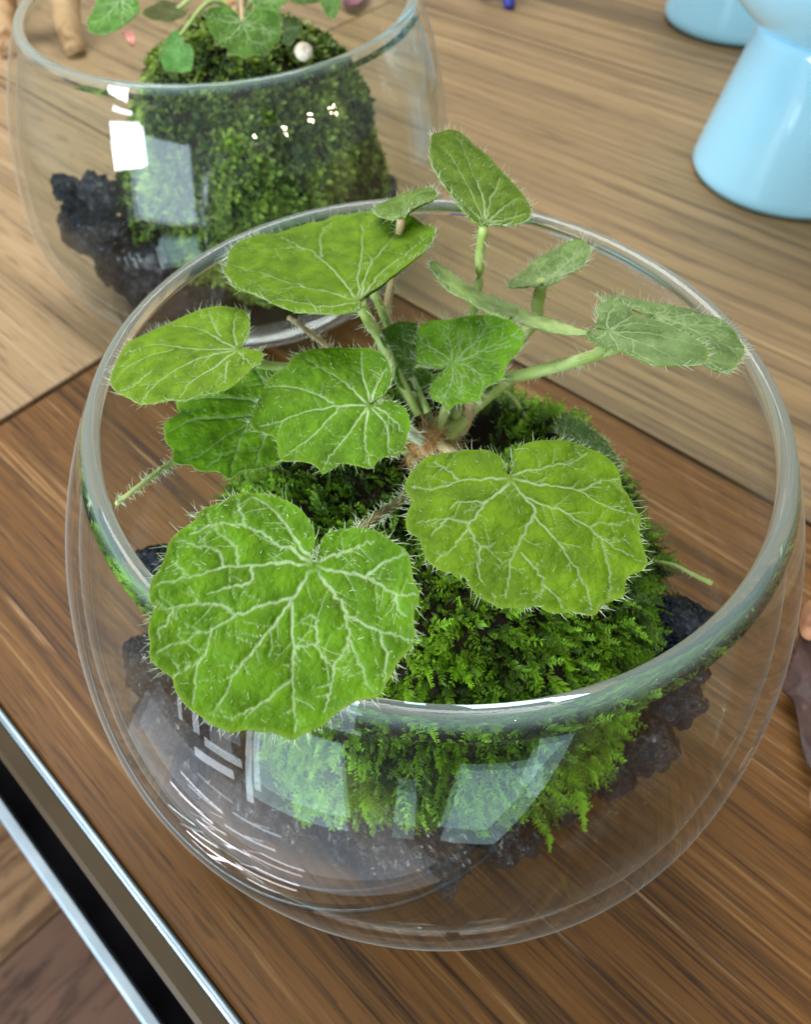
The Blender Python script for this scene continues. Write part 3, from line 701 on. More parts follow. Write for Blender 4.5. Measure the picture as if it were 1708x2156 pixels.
    # keep the upper side facing the leaf's normal
    if np.cross(bd[nth//2]-0, bd[nth//2+2]-bd[nth//2]) > 0: pass
    else: Ft = Ft[:, ::-1]
    Fb = Ft[:, ::-1]+M_
    e = (nr-1)*nth+np.arange(nth-1); Fs = np.stack([e, e+M_, e+1+M_, e+1], -1)
    l0 = np.arange(nr-1)*nth; Fl = np.stack([l0, l0+nth, l0+nth+M_, l0+M_], -1); l1 = l0+nth-1; Fr = np.stack([l1, l1+M_, l1+nth+M_, l1+nth], -1)
    rimv = np.clip((tf-.965)/.035, 0, 1)*.6
    zero = np.zeros(M_)
    o = mesh_obj('leaf', V-origin, np.vstack([Ft, Fb, Fs, Fl, Fr]), M['leaf'], root, True, {'vein': np.r_[np.clip(vf*vein_amt, 0, 1), .35*vf*vein_amt], 'rim': np.r_[rimv, rimv]})
    o.color = (*color, 1)
    if label: o['label'] = label
    # ---- hairs: along the margin and scattered over the blade
    per = np.linalg.norm(np.diff(top[-1], axis=0), axis=1).sum()
    nm = int(per/.00055*hairs[0]); ns = int(130*hairs[1])
    jm = r.integers(0, nth-1, nm); bm = top[-1][jm]; out = bm-top[-6][jm]; out /= np.linalg.norm(out, axis=1)[:, None]+1e-9
    dm = out*r.uniform(.5, 1.1, nm)[:, None]+n*r.uniform(-.1, 1.1, nm)[:, None]+r.normal(0, .3, (nm, 3))
    lm = hl*r.uniform(.2, 1.0, nm)
    ii = (nr*np.sqrt(r.uniform(.01, .98, ns))).astype(int).clip(1, nr-1); js = r.integers(0, nth, ns)
    bs = top[ii, js]; ds_ = n[None]*.45+r.normal(0, .6, (ns, 3)); ls = hl*r.uniform(.2, .55, ns)
    bb = np.vstack([bm, bs]); dd = np.vstack([dm, ds_]); ll = np.r_[lm, ls]
    Vh, Fh = hair_mesh(bb, dd, ll, .000046, r.normal(0, .22, (len(bb), 3))+np.array([0, 0, .1]))
    ho = mesh_obj('hair', Vh-origin, Fh, M['hair'], o, True, {'tone': np.repeat(r.uniform(0, 1, len(bb)), 10)})
    tag(ho, kind='stuff')
    return o, A3, n
def petiole(root, origin, pts, r0, r1, mat, hair_n=60, hl=.0022, name='leaf_stalk', hmat='hair', seed=0):
    P = smooth_poly(np.array(pts), 22); k = len(P)
    r = np.random.default_rng(500+seed)
    R_ = np.linspace(r0, r1, k)*.84*(1+.06*r.normal(0, 1, k))
    V, F = tubes([P], [R_], 8)
    o = mesh_obj(name, V-origin, F, M[mat], root)
    if hair_n:
        i = r.integers(0, k-1, hair_n); T = P[i+1]-P[i]; T /= np.linalg.norm(T, axis=1)[:, None]
        d = r.normal(0, 1, (hair_n, 3)); d -= T*(d*T).sum(1)[:, None]; d /= np.linalg.norm(d, axis=1)[:, None]
        bb = P[i]+(P[i+1]-P[i])*r.uniform(0, 1, hair_n)[:, None]+d*R_[i][:, None]*.9
        Vh, Fh = hair_mesh(bb, d+T*.2, hl*r.uniform(.4, 1, hair_n), .00008, r.normal(0, .2, (hair_n, 3)))
        tag(mesh_obj('hair', Vh-origin, Fh, M[hmat], o, True, {'tone': np.repeat(r.uniform(0, 1, hair_n), 10)}), kind='stuff')
    return o

G1, G2, G3, G4 = (.145, .328, .007), (.190, .362, .006), (.206, .375, .013), (.100, .215, .050)
plant = tag(empty('saxifrage_plant', tuple(crown)), 'hairy round-leaved plant with pale veins growing out of the bright moss', 'plant', 'round-leaved plants in the bowls')
O = crown
F1o = [(985, 470), (990, 420), (998, 375), (985, 310), (930, 230), (870, 190), (800, 165), (730, 150), (660, 150), (600, 165), (545, 195), (490, 215), (450, 240), (425, 280), (380, 310), (340, 340), (305, 380), (290, 430), (275, 480), (245, 530), (222, 575), (215, 620), (222, 670), (235, 700), (225, 740), (215, 800), (225, 860), (225, 920), (245, 960), (290, 1000), (325, 1035), (340, 1080), (370, 1130), (420, 1180), (470, 1215), (510, 1245), (560, 1265), (610, 1285), (680, 1275), (740, 1285), (800, 1290), (850, 1310), (900, 1325), (940, 1305), (990, 1280), (1040, 1265), (1075, 1230), (1110, 1200), (1160, 1165), (1220, 1140), (1290, 1130), (1325, 1100), (1345, 1060), (1375, 1010), (1400, 960), (1440, 920), (1470, 880), (1480, 830), (1475, 770), (1480, 710), (1500, 660), (1500, 620), (1475, 570), (1465, 510), (1455, 450), (1420, 410), (1370, 380), (1320, 345), (1270, 325), (1210, 315), (1150, 318), (1090, 330), (1040, 355), (1018, 400), (1005, 460)]
F1v = [[(985, 520), (920, 600), (880, 660), (740, 690), (620, 740), (500, 800), (380, 850), (250, 905)], [(880, 660), (830, 740), (740, 860), (640, 980), (570, 1110), (510, 1215)], [(885, 680), (885, 790), (892, 900), (888, 1040), (900, 1160), (905, 1290)],
       [(980, 500), (870, 490), (700, 497), (560, 508), (400, 550), (235, 595)], [(975, 490), (900, 430), (810, 390), (670, 315), (530, 295), (440, 330), (400, 345)], [(670, 315), (640, 240), (620, 175)], [(985, 480), (900, 380), (830, 270), (760, 205), (700, 170)],
       [(1000, 520), (1045, 570), (1100, 660), (1145, 740), (1160, 850), (1205, 940), (1240, 1040), (1275, 1105)], [(1145, 740), (1220, 770), (1310, 815), (1400, 840), (1480, 868)], [(1160, 860), (1120, 930), (1085, 985), (1080, 1070), (1040, 1200)],
       [(1010, 500), (1110, 530), (1240, 555), (1310, 590), (1390, 635), (1505, 635)], [(1240, 555), (1330, 480), (1440, 440)], [(1010, 480), (1060, 455), (1160, 425), (1280, 380)], [(560, 505), (520, 420), (440, 400), (330, 375)], [(625, 495), (610, 410), (520, 330), (480, 250)],
       [(500, 800), (480, 900), (440, 970), (420, 1150)], [(440, 960), (370, 1000), (330, 1030)], [(690, 505), (680, 580), (580, 605), (480, 635)], [(892, 890), (960, 883), (1000, 890), (1075, 985)], [(1000, 880), (1000, 760), (950, 735)], [(885, 1045), (780, 1130), (720, 1170), (600, 1230)],
       [(610, 735), (570, 700), (430, 682), (320, 702), (240, 690)], [(320, 702), (290, 770), (250, 820)], [(1310, 815), (1340, 930), (1330, 1050)], [(400, 550), (310, 475)], [(1390, 635), (1395, 710), (1440, 740)]]
leaf(plant, O, 'a', F1o, (985, 508), .127, G1, (0, -.7, 1), F1v, cup=.07, ripple=.012, res=(420, 104), seed=1, label='largest leaf, hanging over the bowl lip', hairs=(1.1, 1.6))
F2o = [(652, 300), (640, 250), (610, 215), (560, 190), (500, 185), (440, 185), (380, 200), (320, 210), (265, 230), (225, 270), (190, 310), (175, 350), (195, 390), (210, 420), (190, 460), (180, 510), (195, 560), (240, 590), (260, 640), (275, 690), (310, 720), (350, 745), (410, 755), (455, 770), (480, 810), (520, 850), (580, 880), (620, 905), (680, 905), (740, 910), (800, 900), (850, 925), (910, 930), (960, 920), (1020, 930), (1080, 930), (1110, 890), (1160, 865), (1210, 850), (1215, 800), (1230, 760), (1290, 735), (1320, 700), (1305, 650), (1290, 600), (1280, 540), (1290, 480), (1260, 440), (1230, 390), (1195, 340), (1185, 290), (1150, 240), (1090, 195), (1020, 165), (950, 140), (890, 135), (820, 140), (760, 150), (710, 175), (680, 210), (670, 255), (672, 300)]
F2v = [[(662, 335), (630, 375), (560, 430), (480, 530), (440, 590), (395, 645), (320, 700)], [(480, 530), (370, 503), (230, 515)], [(560, 432), (430, 430), (390, 460)], [(655, 325), (550, 325), (430, 330), (310, 362), (185, 345)], [(430, 330), (380, 280), (310, 240)], [(675, 340), (720, 390), (775, 440), (775, 495), (730, 580), (680, 690), (650, 860)],
       [(780, 490), (840, 550), (900, 610), (970, 710), (1040, 830), (1060, 915)], [(720, 390), (790, 420), (930, 480), (1100, 590), (1200, 650), (1300, 690)], [(1090, 580), (1130, 700), (1145, 790), (1140, 860)], [(720, 660), (760, 700), (830, 800), (780, 870)], [(830, 800), (900, 860), (930, 920)], [(680, 325), (830, 345), (985, 370), (1120, 440), (1270, 465)],
       [(985, 370), (1110, 320), (1180, 310)], [(675, 310), (760, 280), (860, 258), (960, 240), (1030, 190)], [(480, 560), (530, 630), (600, 615)], [(530, 640), (520, 740), (550, 800)], [(370, 505), (300, 580)], [(1050, 540), (1110, 515), (1210, 525)]]
leaf(plant, O, 'b', F2o, (664, 328), .113, G2, (0, -.3, 1), F2v, cup=-.05, ripple=.012, res=(400, 96), seed=2, label='broad heart-shaped leaf over the mossy slope', hairs=(1.2, 1.2))
C3o = [(1302, 945), (1325, 935), (1360, 910), (1385, 870), (1390, 820), (1375, 770), (1350, 740), (1300, 715), (1250, 710), (1190, 705), (1130, 705), (1060, 720), (1000, 735), (950, 760), (920, 800), (870, 830), (830, 870), (815, 920), (790, 970), (775, 1020), (762, 1060), (785, 1090), (830, 1097), (868, 1115), (880, 1150), (885, 1190), (910, 1225), (960, 1222), (1020, 1230), (1055, 1245), (1085, 1275), (1120, 1255), (1170, 1225), (1240, 1240), (1300, 1250), (1330, 1220), (1370, 1195), (1420, 1190), (1450, 1150), (1460, 1100), (1475, 1060), (1470, 1020), (1450, 980), (1410, 955), (1360, 950), (1320, 968)]
C3v = [[(1285, 965), (1160, 967), (1000, 995), (880, 1045), (800, 1070)], [(1160, 967), (1080, 1055), (1040, 1100), (960, 1160), (905, 1205)], [(1280, 955), (1180, 860), (1090, 810), (1010, 765)], [(1130, 955), (1000, 895), (890, 885), (820, 890)], [(1280, 975), (1230, 1040), (1180, 1110), (1110, 1200), (1085, 1260)], [(1285, 985), (1268, 1100), (1280, 1180), (1300, 1240)], [(1300, 975), (1360, 1040), (1375, 1110), (1380, 1180)], [(1310, 970), (1380, 1010), (1440, 1080)], [(1292, 945), (1262, 830), (1255, 725)], [(1300, 945), (1330, 860), (1370, 800)]]
leaf(plant, O, 'c', C3o, (1292, 960), .110, G1, (-.1, -.35, 1), C3v, cup=.03, ripple=.02, res=(320, 76), seed=3, hairs=(1.2, 1.2))
C4o = [(900, 860), (870, 810), (810, 800), (740, 830), (690, 860), (650, 880), (570, 905), (500, 915), (440, 930), (430, 970), (430, 1010), (395, 1050), (375, 1090), (385, 1130), (410, 1160), (405, 1200), (430, 1230), (480, 1245), (530, 1258), (580, 1260), (620, 1270), (670, 1295), (720, 1270), (770, 1250), (820, 1240), (880, 1225), (920, 1180), (940, 1100), (930, 1030)]
C4v = [[(880, 945), (800, 940), (650, 930), (480, 935)], [(870, 955), (780, 1000), (640, 1020), (520, 1030), (400, 1090)], [(865, 965), (770, 1005), (720, 1090), (690, 1170), (672, 1280)], [(870, 970), (830, 1080), (800, 1150), (780, 1240)], [(730, 1050), (640, 1110), (560, 1180), (460, 1230)], [(700, 1160), (620, 1200), (560, 1250)], [(880, 930), (820, 870), (790, 815)]]
leaf(plant, O, 'c', C4o, (890, 945), .100, (.20, .43, .012), (-.25, -.35, 1), C4v, cup=.02, ripple=.03, res=(280, 64), seed=4, lobes=.03, label='deeply scalloped leaf tucked under two others')
U5o = [(712, 700), (745, 650), (755, 600), (745, 550), (720, 520), (680, 505), (620, 500), (560, 505), (500, 515), (440, 525), (380, 545), (320, 570), (270, 600), (220, 620), (180, 640), (150, 680), (125, 720), (108, 760), (105, 800), (125, 840), (160, 865), (200, 885), (250, 910), (330, 915), (400, 915), (460, 925), (520, 905), (590, 890), (650, 875), (680, 860), (720, 835), (760, 800), (800, 770), (815, 740), (805, 715), (770, 705), (725, 714)]
U5v = [[(690, 712), (570, 735), (430, 780), (300, 850), (250, 900)], [(690, 708), (560, 700), (460, 690), (330, 660), (190, 670)], [(685, 700), (590, 640), (500, 590), (400, 560)], [(695, 690), (680, 620), (690, 530)], [(620, 640), (580, 570), (565, 515)], [(690, 718), (600, 780), (480, 850), (430, 905)], [(700, 718), (740, 760), (770, 780)], [(650, 770), (640, 850)], [(400, 690), (250, 720), (130, 770)], [(300, 780), (220, 830), (150, 850)]]
leaf(plant, O, 'c', U5o, (702, 708), .116, G3, (-.2, 0, 1), U5v, cup=-.08, ripple=.012, res=(320, 76), seed=5, hairs=(1.2, .9), label='leaf leaning on the bowl lip beside the table joint')
U6o = [(1268, 508), (1235, 540), (1180, 560), (1100, 575), (1000, 580), (920, 570), (850, 550), (790, 520), (730, 505), (690, 490), (680, 460), (655, 440), (670, 400), (680, 360), (720, 320), (760, 290), (800, 265), (860, 250), (930, 230), (1010, 215), (1080, 205), (1150, 190), (1230, 180), (1310, 175), (1390, 180), (1450, 190), (1490, 205), (1540, 225), (1590, 240), (1580, 290), (1540, 330), (1480, 350), (1420, 380), (1370, 410), (1330, 430), (1290, 448), (1262, 468)]
U6v = [[(1238, 485), (1130, 360), (1070, 320), (1010, 290), (840, 312), (730, 330)], [(1080, 315), (1085, 240), (1130, 210)], [(1235, 487), (1130, 460), (1000, 440), (780, 410), (690, 400)], [(1000, 440), (850, 470), (720, 500)], [(1235, 495), (1100, 520), (940, 525), (860, 540)], [(1242, 480), (1245, 380), (1262, 280), (1265, 200)], [(1248, 475), (1290, 350), (1370, 280), (1450, 220)], [(1255, 475), (1330, 390), (1430, 330), (1560, 260)], [(1000, 295), (900, 250)]]
leaf(plant, O, 'c', U6o, (1245, 485), .120, G3, (0, .1, 1), U6v, cup=.05, ripple=.012, fold=.10, res=(340, 76), seed=6, hairs=(1.4, 1.2), label='wide leaf folded along its middle, held above the centre')
S7o = [(345, 968), (310, 968), (270, 960), (250, 940), (245, 900), (250, 850), (262, 812), (300, 790), (360, 780), (420, 775), (480, 770), (540, 768), (590, 775), (630, 800), (660, 830), (670, 860), (660, 900), (630, 930), (602, 960), (590, 1010), (560, 1030), (530, 1040), (510, 1060), (495, 1100), (440, 1105), (400, 1115), (375, 1140), (345, 1110), (310, 1090), (300, 1050), (320, 1010), (345, 980)]
leaf(plant, O, 'd', S7o, (385, 945), .103, (.21, .47, .018), (0, -.4, 1), nv=9, cup=.10, ripple=.03, res=(240, 60), seed=7, hairs=(1.8, 2.0), hl=.0030, label='small bright three-lobed young leaf at the middle')
S8o = [(235, 1020), (250, 950), (262, 900), (252, 850), (240, 805), (200, 785), (150, 790), (110, 810), (80, 840), (90, 870), (135, 900), (158, 950), (150, 990), (160, 1030), (210, 1060), (260, 1062), (300, 1035), (290, 1000)]
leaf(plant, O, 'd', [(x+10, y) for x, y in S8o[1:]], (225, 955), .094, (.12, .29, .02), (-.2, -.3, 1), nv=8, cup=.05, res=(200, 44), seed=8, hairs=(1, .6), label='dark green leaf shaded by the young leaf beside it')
T9o = [(505, 412), (470, 400), (420, 360), (370, 310), (330, 265), (300, 220), (280, 180), (275, 130), (278, 95), (310, 80), (360, 72), (410, 85), (450, 110), (500, 150), (540, 190), (580, 235), (620, 280), (650, 320), (668, 360), (672, 395), (650, 415), (600, 420), (550, 412), (525, 408)]
T9v = [[(512, 395), (470, 300), (420, 220), (340, 120)], [(512, 395), (440, 340), (350, 260)], [(515, 390), (500, 280), (430, 160), (400, 100)], [(518, 392), (540, 300), (560, 240)], [(520, 395), (590, 340), (630, 320)], [(520, 398), (600, 390), (660, 380)]]
leaf(plant, O, 'd', T9o, (514, 398), .128, (.195, .330, .030), (-.2, -.5, 1), T9v, cup=.05, fold=.12, ripple=.01, res=(260, 60), seed=9, hairs=(1.4, 1.4), label='tallest leaf, upright above the far side of the lip')
T10o = [(182, 375), (150, 380), (110, 370), (85, 350), (80, 320), (110, 290), (150, 265), (200, 240), (250, 210), (280, 205), (310, 230), (325, 260), (320, 285), (270, 310), (230, 340), (200, 372)]
leaf(plant, O, 'd', T10o, (188, 368), .122, (.22, .36, .06), (-.3, .1, 1), nv=6, cup=-.1, res=(200, 40), seed=10, hairs=(1.4, .8), vein_amt=.5, target=1.5)
E11o = [(610, 772), (500, 740), (440, 710), (380, 680), (330, 640), (295, 605), (285, 582), (300, 570), (330, 580), (400, 620), (480, 660), (560, 690), (640, 725), (720, 760), (800, 790), (860, 820), (920, 850), (880, 848), (800, 835), (700, 800), (640, 781)]
leaf(plant, O, 'd', E11o, (622, 758), .108, (.58, .74, .34), (.1, .6, 1), nv=8, cup=.05, ripple=.01, res=(260, 44), seed=11, hairs=(1.6, .5), target=1.9, vein_amt=.3, label='pale leaf seen almost edge-on')
E12o = [(725, 642), (690, 645), (655, 652), (620, 655), (610, 640), (640, 620), (680, 590), (720, 565), (780, 540), (840, 520), (900, 510), (940, 530), (920, 560), (870, 590), (820, 615), (780, 635), (750, 641)]
leaf(plant, O, 'd', E12o, (740, 628), .108, (.24, .38, .11), (0, .5, 1), nv=7, cup=.1, res=(200, 40), seed=12, hairs=(2.2, 2.4), hl=.0026, target=1.5, label='small leaf bristling with white hairs')
R14o = [(1140, 755), (1070, 715), (1000, 700), (960, 672), (1000, 682), (1050, 675), (1100, 680), (1160, 700), (1230, 715), (1300, 720), (1370, 725), (1430, 740), (1480, 770), (1520, 810), (1550, 850), (1545, 890), (1520, 920), (1490, 945), (1440, 945), (1390, 930), (1330, 880), (1260, 830), (1190, 785)]
leaf(plant, O, 'd', R14o, (1185, 755), .112, (.24, .37, .12), (.15, .2, 1), nv=8, cup=-.06, res=(280, 56), seed=14, hairs=(1.6, 1.0), target=1.35, label='leaf reaching over the lip towards the vases')
R13o = [(945, 800), (960, 770), (950, 740), (975, 715), (1020, 710), (1060, 720), (1090, 745), (1150, 770), (1220, 800), (1290, 830), (1340, 860), (1380, 900), (1385, 940), (1350, 965), (1300, 970), (1240, 965), (1180, 955), (1130, 935), (1090, 915), (1040, 900), (990, 880), (950, 860), (920, 835), (918, 812)]
R13v = [[(1000, 815), (1150, 825), (1260, 850), (1350, 880)], [(1000, 815), (1140, 860), (1240, 920), (1330, 960)], [(1000, 812), (1100, 790), (1200, 805)], [(1000, 810), (1000, 760), (1030, 720)], [(1005, 820), (1040, 870), (1040, 895)], [(1000, 818), (960, 840), (930, 825)], [(1100, 850), (1110, 900), (1190, 950)], [(1000, 812), (1080, 770), (1100, 755)]]
leaf(plant, O, 'd', R13o, (1000, 813), .119, (.27, .41, .15), (.1, .1, 1), R13v, cup=.03, res=(280, 60), seed=13, hairs=(1.2, .8), target=1.3)
B15o = [(900, 1325), (830, 1250), (808, 1170), (850, 1150), (900, 1155), (950, 1190), (1000, 1240), (1040, 1290), (1060, 1345), (980, 1360)]
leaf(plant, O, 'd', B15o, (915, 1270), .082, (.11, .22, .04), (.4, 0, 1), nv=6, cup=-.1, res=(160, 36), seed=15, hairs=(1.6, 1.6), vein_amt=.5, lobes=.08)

C_ = crown
def D3(c, pts, zs): return [at_z([q], z)[0] for q, z in zip(px(c, pts), zs)]
petiole(plant, O, D3('d', [(512, 410), (496, 520), (488, 660)], [.1275, .117, .106])+[C_+np.array([.004, .010, .010]), C_], .0010, .0012, 'stem_green', 90, seed=1)
petiole(plant, O, D3('d', [(187, 376), (180, 440), (150, 620), (140, 800)], [.1215, .117, .104, .091])+[C_+np.array([-.002, .006, .003])], .0010, .0013, 'stem_pink', 90, seed=2)
petiole(plant, O, D3('c', [(1250, 500), (1290, 590), (1335, 665)], [.1188, .110, .100])+[C_+np.array([-.003, .005, .004])], .0013, .0014, 'stem_green', 70, seed=3)
petiole(plant, O, D3('c', [(1300, 440), (1345, 530), (1370, 600)], [.115, .106, .098])+[C_+np.array([-.001, .006, .004])], .0010, .0012, 'stem_green', 50, seed=4)
petiole(plant, O, D3('c', [(930, 570), (1000, 620), (1090, 690), (1160, 740)], [.100, .096, .090, .086]), .0007, .0008, 'stem_pink', 50, seed=5)
petiole(plant, O, D3('c', [(705, 712), (800, 780)], [.1145, .105])+[C_+np.array([-.016, .006, .012]), C_], .0010, .0013, 'stem_green', 60, seed=6)
petiole(plant, O, D3('c', [(1294, 965), (1400, 1020)], [.1085, .100])+[C_], .0011, .0014, 'stem_pale', 60, seed=7)
petiole(plant, O, D3('d', [(740, 632), (722, 720), (700, 800)], [.1075, .099, .093])+[C_+np.array([.004, .006, .003])], .0015, .0014, 'stem_green', 50, seed=8)
petiole(plant, O, D3('d', [(1010, 830), (960, 905), (860, 940), (700, 985), (560, 1030)], [.1175, .106, .099, .092, .087])+[C_+np.array([.003, .001, .002])], .0012, .0017, 'stem_green', 90, seed=9)
petiole(plant, O, D3('d', [(1185, 765), (1090, 860), (960, 915), (800, 965), (620, 1010)], [.1105, .104, .099, .093, .088])+[C_+np.array([.003, .003, .002])], .0011, .0015, 'stem_green', 60, seed=10)
petiole(plant, O, D3('d', [(390, 950), (450, 1050), (452, 1130), (425, 1210)], [.1015, .095, .089, .084])+[C_], .0012, .0016, 'stem_pink', 120, seed=11)
petiole(plant, O, D3('d', [(222, 1000), (245, 1080), (285, 1150), (325, 1215)], [.093, .090, .086, .083])+[C_], .0011, .0015, 'stem_pale', 100, seed=12)
petiole(plant, O, D3('d', [(560, 1032), (625, 1080), (670, 1150), (720, 1215)], [.087, .084, .080, .076]), .0007, .0006, 'stem_green', 50, name='runner', seed=13)
petiole(plant, O, D3('a', [(985, 512), (1150, 380), (1300, 260), (1430, 160)], [.1255, .110, .097, .087])+[C_], .0009, .0012, 'stem_brown', 300, seed=14)
petiole(plant, O, D3('b', [(664, 333), (640, 380)], [.1115, .098])+[C_+np.array([.003, -.003, .004]), C_], .0011, .0013, 'stem_pink', 60, seed=15)
petiole(plant, O, D3('d', [(622, 760), (600, 860), (560, 960)], [.106, .097, .090])+[C_], .0012, .0014, 'stem_green', 60, seed=16)
petiole(plant, O, D3('c', [(890, 950), (1080, 980)], [.098, .092])+[C_], .0011, .0014, 'stem_green', 30, seed=17)
petiole(plant, O, D3('c', [(155, 1405), (235, 1345), (330, 1270), (425, 1215), (600, 1180)], [.098, .096, .094, .092, .089])+[C_], .0005, .0013, 'stem_green', 420, .0020, name='runner', seed=18)
petiole(plant, O, D3('D', [(1500, 1228), (1460, 1210), (1420, 1190), (1370, 1180)], [.062, .063, .063, .060]), .0006, .0004, 'stem_green', 14, .001, name='runner', seed=19)
# fuzzy crown
V = IV*np.array([.0062, .0058, .0055])*(1+.30*fbm(IV, 1.4, 77, 2))[:, None]*.8+C_
co = mesh_obj('crown', V-O, IF, M['crown_fuzz'], plant)
k = 1100; bb = V[rng.integers(0, len(V), k)]; dd = bb-C_+rng.normal(0, .003, (k, 3))
Vh, Fh = hair_mesh(bb, dd, rng.uniform(.0014, .0042, k), .00008, rng.normal(0, .3, (k, 3)))
tag(mesh_obj('hair', Vh-O, Fh, M['hair_brown'], co, True, {'tone': np.repeat(rng.uniform(0, 1, k), 10)}), kind='stuff')

# ---- the plant in the other bowl
c2 = at_z([(500, 30)], .098)[0]
plant2 = tag(empty('saxifrage_plant', tuple(c2)), 'small light green plant with scalloped leaves growing on the olive moss ball', 'plant', 'round-leaved plants in the bowls')
GB = (.13, .33, .045)
leaf(plant2, c2, 'e', [(1080, -60), (1000, -60), (900, -20), (860, 60), (830, 120), (800, 190), (795, 260), (820, 300), (855, 340), (900, 345), (960, 340), (1010, 310), (1070, 290), (1120, 250), (1180, 210), (1230, 150), (1260, 110), (1250, 60), (1240, 0), (1180, -50), (1120, -60)], (1080, -10), .122, GB, (-.2, -.3, 1), nv=6, res=(220, 50), seed=21, hairs=(.6, .3), label='leaf with broad pale veins hanging inside the lip')
leaf(plant2, c2, 'f', [(1078, 110), (1090, 70), (1140, 45), (1200, 40), (1250, 70), (1285, 110), (1290, 170), (1285, 240), (1255, 265), (1230, 300), (1200, 335), (1130, 335), (1080, 350), (1050, 330), (1000, 320), (985, 285), (920, 260), (910, 220), (885, 180), (865, 140), (870, 75), (910, 45), (970, 40), (1030, 70), (1060, 105)], (1072, 130), .112, (.11, .27, .025), (0, -.5, 1), nv=7, res=(260, 60), seed=22, hairs=(.8, .4), label='heart-shaped leaf in front')
leaf(plant2, c2, 'f', [(705, 185), (690, 170), (650, 210), (625, 260), (605, 320), (620, 370), (640, 405), (700, 415), (780, 410), (800, 350), (790, 280), (740, 240), (722, 200)], (708, 215), .106, (.16, .40, .09), (-.1, -.8, 1), nv=6, res=(180, 40), seed=23, hairs=(.6, .2), label='pale drooping leaf close to the glass', vein_amt=.6)
leaf(plant2, c2, 'f', [(1575, -50), (1540, -40), (1520, 0), (1530, 50), (1560, 100), (1590, 115), (1620, 70), (1635, 0), (1610, -40)], (1578, -20), .118, (.15, .32, .06), (.3, -.3, 1), nv=5, res=(140, 30), seed=24, hairs=(.3, .1), vein_amt=.4, target=1.4)
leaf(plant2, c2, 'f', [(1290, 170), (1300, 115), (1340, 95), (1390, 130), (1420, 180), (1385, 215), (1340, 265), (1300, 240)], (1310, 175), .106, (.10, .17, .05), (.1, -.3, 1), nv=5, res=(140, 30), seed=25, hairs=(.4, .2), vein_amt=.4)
leaf(plant2, c2, 'f', [(1270, -10), (1210, -40), (1150, -20), (1130, 20), (1170, 50), (1230, 60), (1280, 80), (1300, 30), (1340, 0), (1310, -30)], (1250, 5), .120, (.15, .34, .05), (0, -.3, 1), nv=6, res=(140, 30), seed=26, hairs=(.4, .2))
leaf(plant2, c2, 'f', [(700, 20), (620, 10), (540, 50), (500, 90), (560, 120), (640, 130), (720, 110), (770, 60)], (690, 60), .100, (.13, .15, .035), (0, -.1, 1), nv=6, res=(140, 30), seed=27, hairs=(.3, .1), vein_amt=.3)
leaf(plant2, c2, 'f', [(1400, -60), (1330, -30), (1380, 20), (1460, 25), (1520, 0), (1500, -50)], (1430, -20), .112, (.12, .26, .04), (0, -.2, 1), nv=5, res=(120, 26), seed=28, hairs=(.3, .1))
for k, (c, q, z) in enumerate([('e', (1080, -10), .120), ('f', (1072, 130), .110), ('f', (708, 215), .104), ('f', (1578, -20), .116), ('f', (1310, 175), .104), ('f', (1250, 5), .118), ('f', (690, 60), .099), ('f', (1430, -20), .110)]):
    a_ = at_z(px(c, [q]), z)[0]; mid = (a_+c2)/2+np.array([0, .004, .006])
    petiole(plant2, c2, [a_, mid, c2], .0009, .0012, 'stem_pink' if k % 2 else 'stem_green', 20, seed=40+k)
V = IV*.0055*(1+.2*fbm(IV, 2.2, 78, 3))[:, None]; mesh_obj('crown', V, IF, M['crown_fuzz'], plant2)
pp = at_z([(638, 108)], .096)[0]
o = mesh_obj('pebble', IV*np.array([.0031, .0028, .0028])*(1+.14*fbm(IV, 1.6, 91, 3))[:, None], IF, M['perlite']); o.location = pp
tag(o, 'single cream pebble lying on the olive moss ball under the heart-shaped leaf', 'pebble')
def crumple(name, outline, crop, z, amp, mat, label, cat, seed, lift=0.0):
    q = px(crop, outline); P = at_z(q, z); c = P.mean(0); bd = smooth_poly(np.vstack([P, P[:1]]), 90)
    nr = 18; t = np.linspace(0, 1, nr); G = c+t[:, None, None]*(bd-c)[None]; flat = G.reshape(-1, 3)
    h = amp*(fbm(flat, 70, seed, 4)+.35)+lift*np.repeat(t**2, 90); h = np.maximum(h, -z+.0008)
    top = flat+np.array([0, 0, 1.])*h[:, None]; V = np.vstack([top, top-[0, 0, .0005]])
    i, j = np.meshgrid(np.arange(nr-1), np.arange(89), indexing='ij'); k = (i*90+j).ravel(); F = np.stack([k, k+90, k+91, k+1], -1)
    o = mesh_obj(name, V-c, np.vstack([F, F[:, ::-1]+nr*90]), mat); o.location = c
    return tag(o, label, cat)
crumple('pink_leaf', [(375, 185), (400, 190), (440, 205), (465, 235), (455, 270), (430, 265), (405, 225)], 'f', .088, .002, plain('pink_leaf', (.30, .06, .04), .5, noise=(200, (.55, .24, .20))), 'small reddish pink withered leaf lying on the edge of the olive moss ball', 'withered leaf', 3)

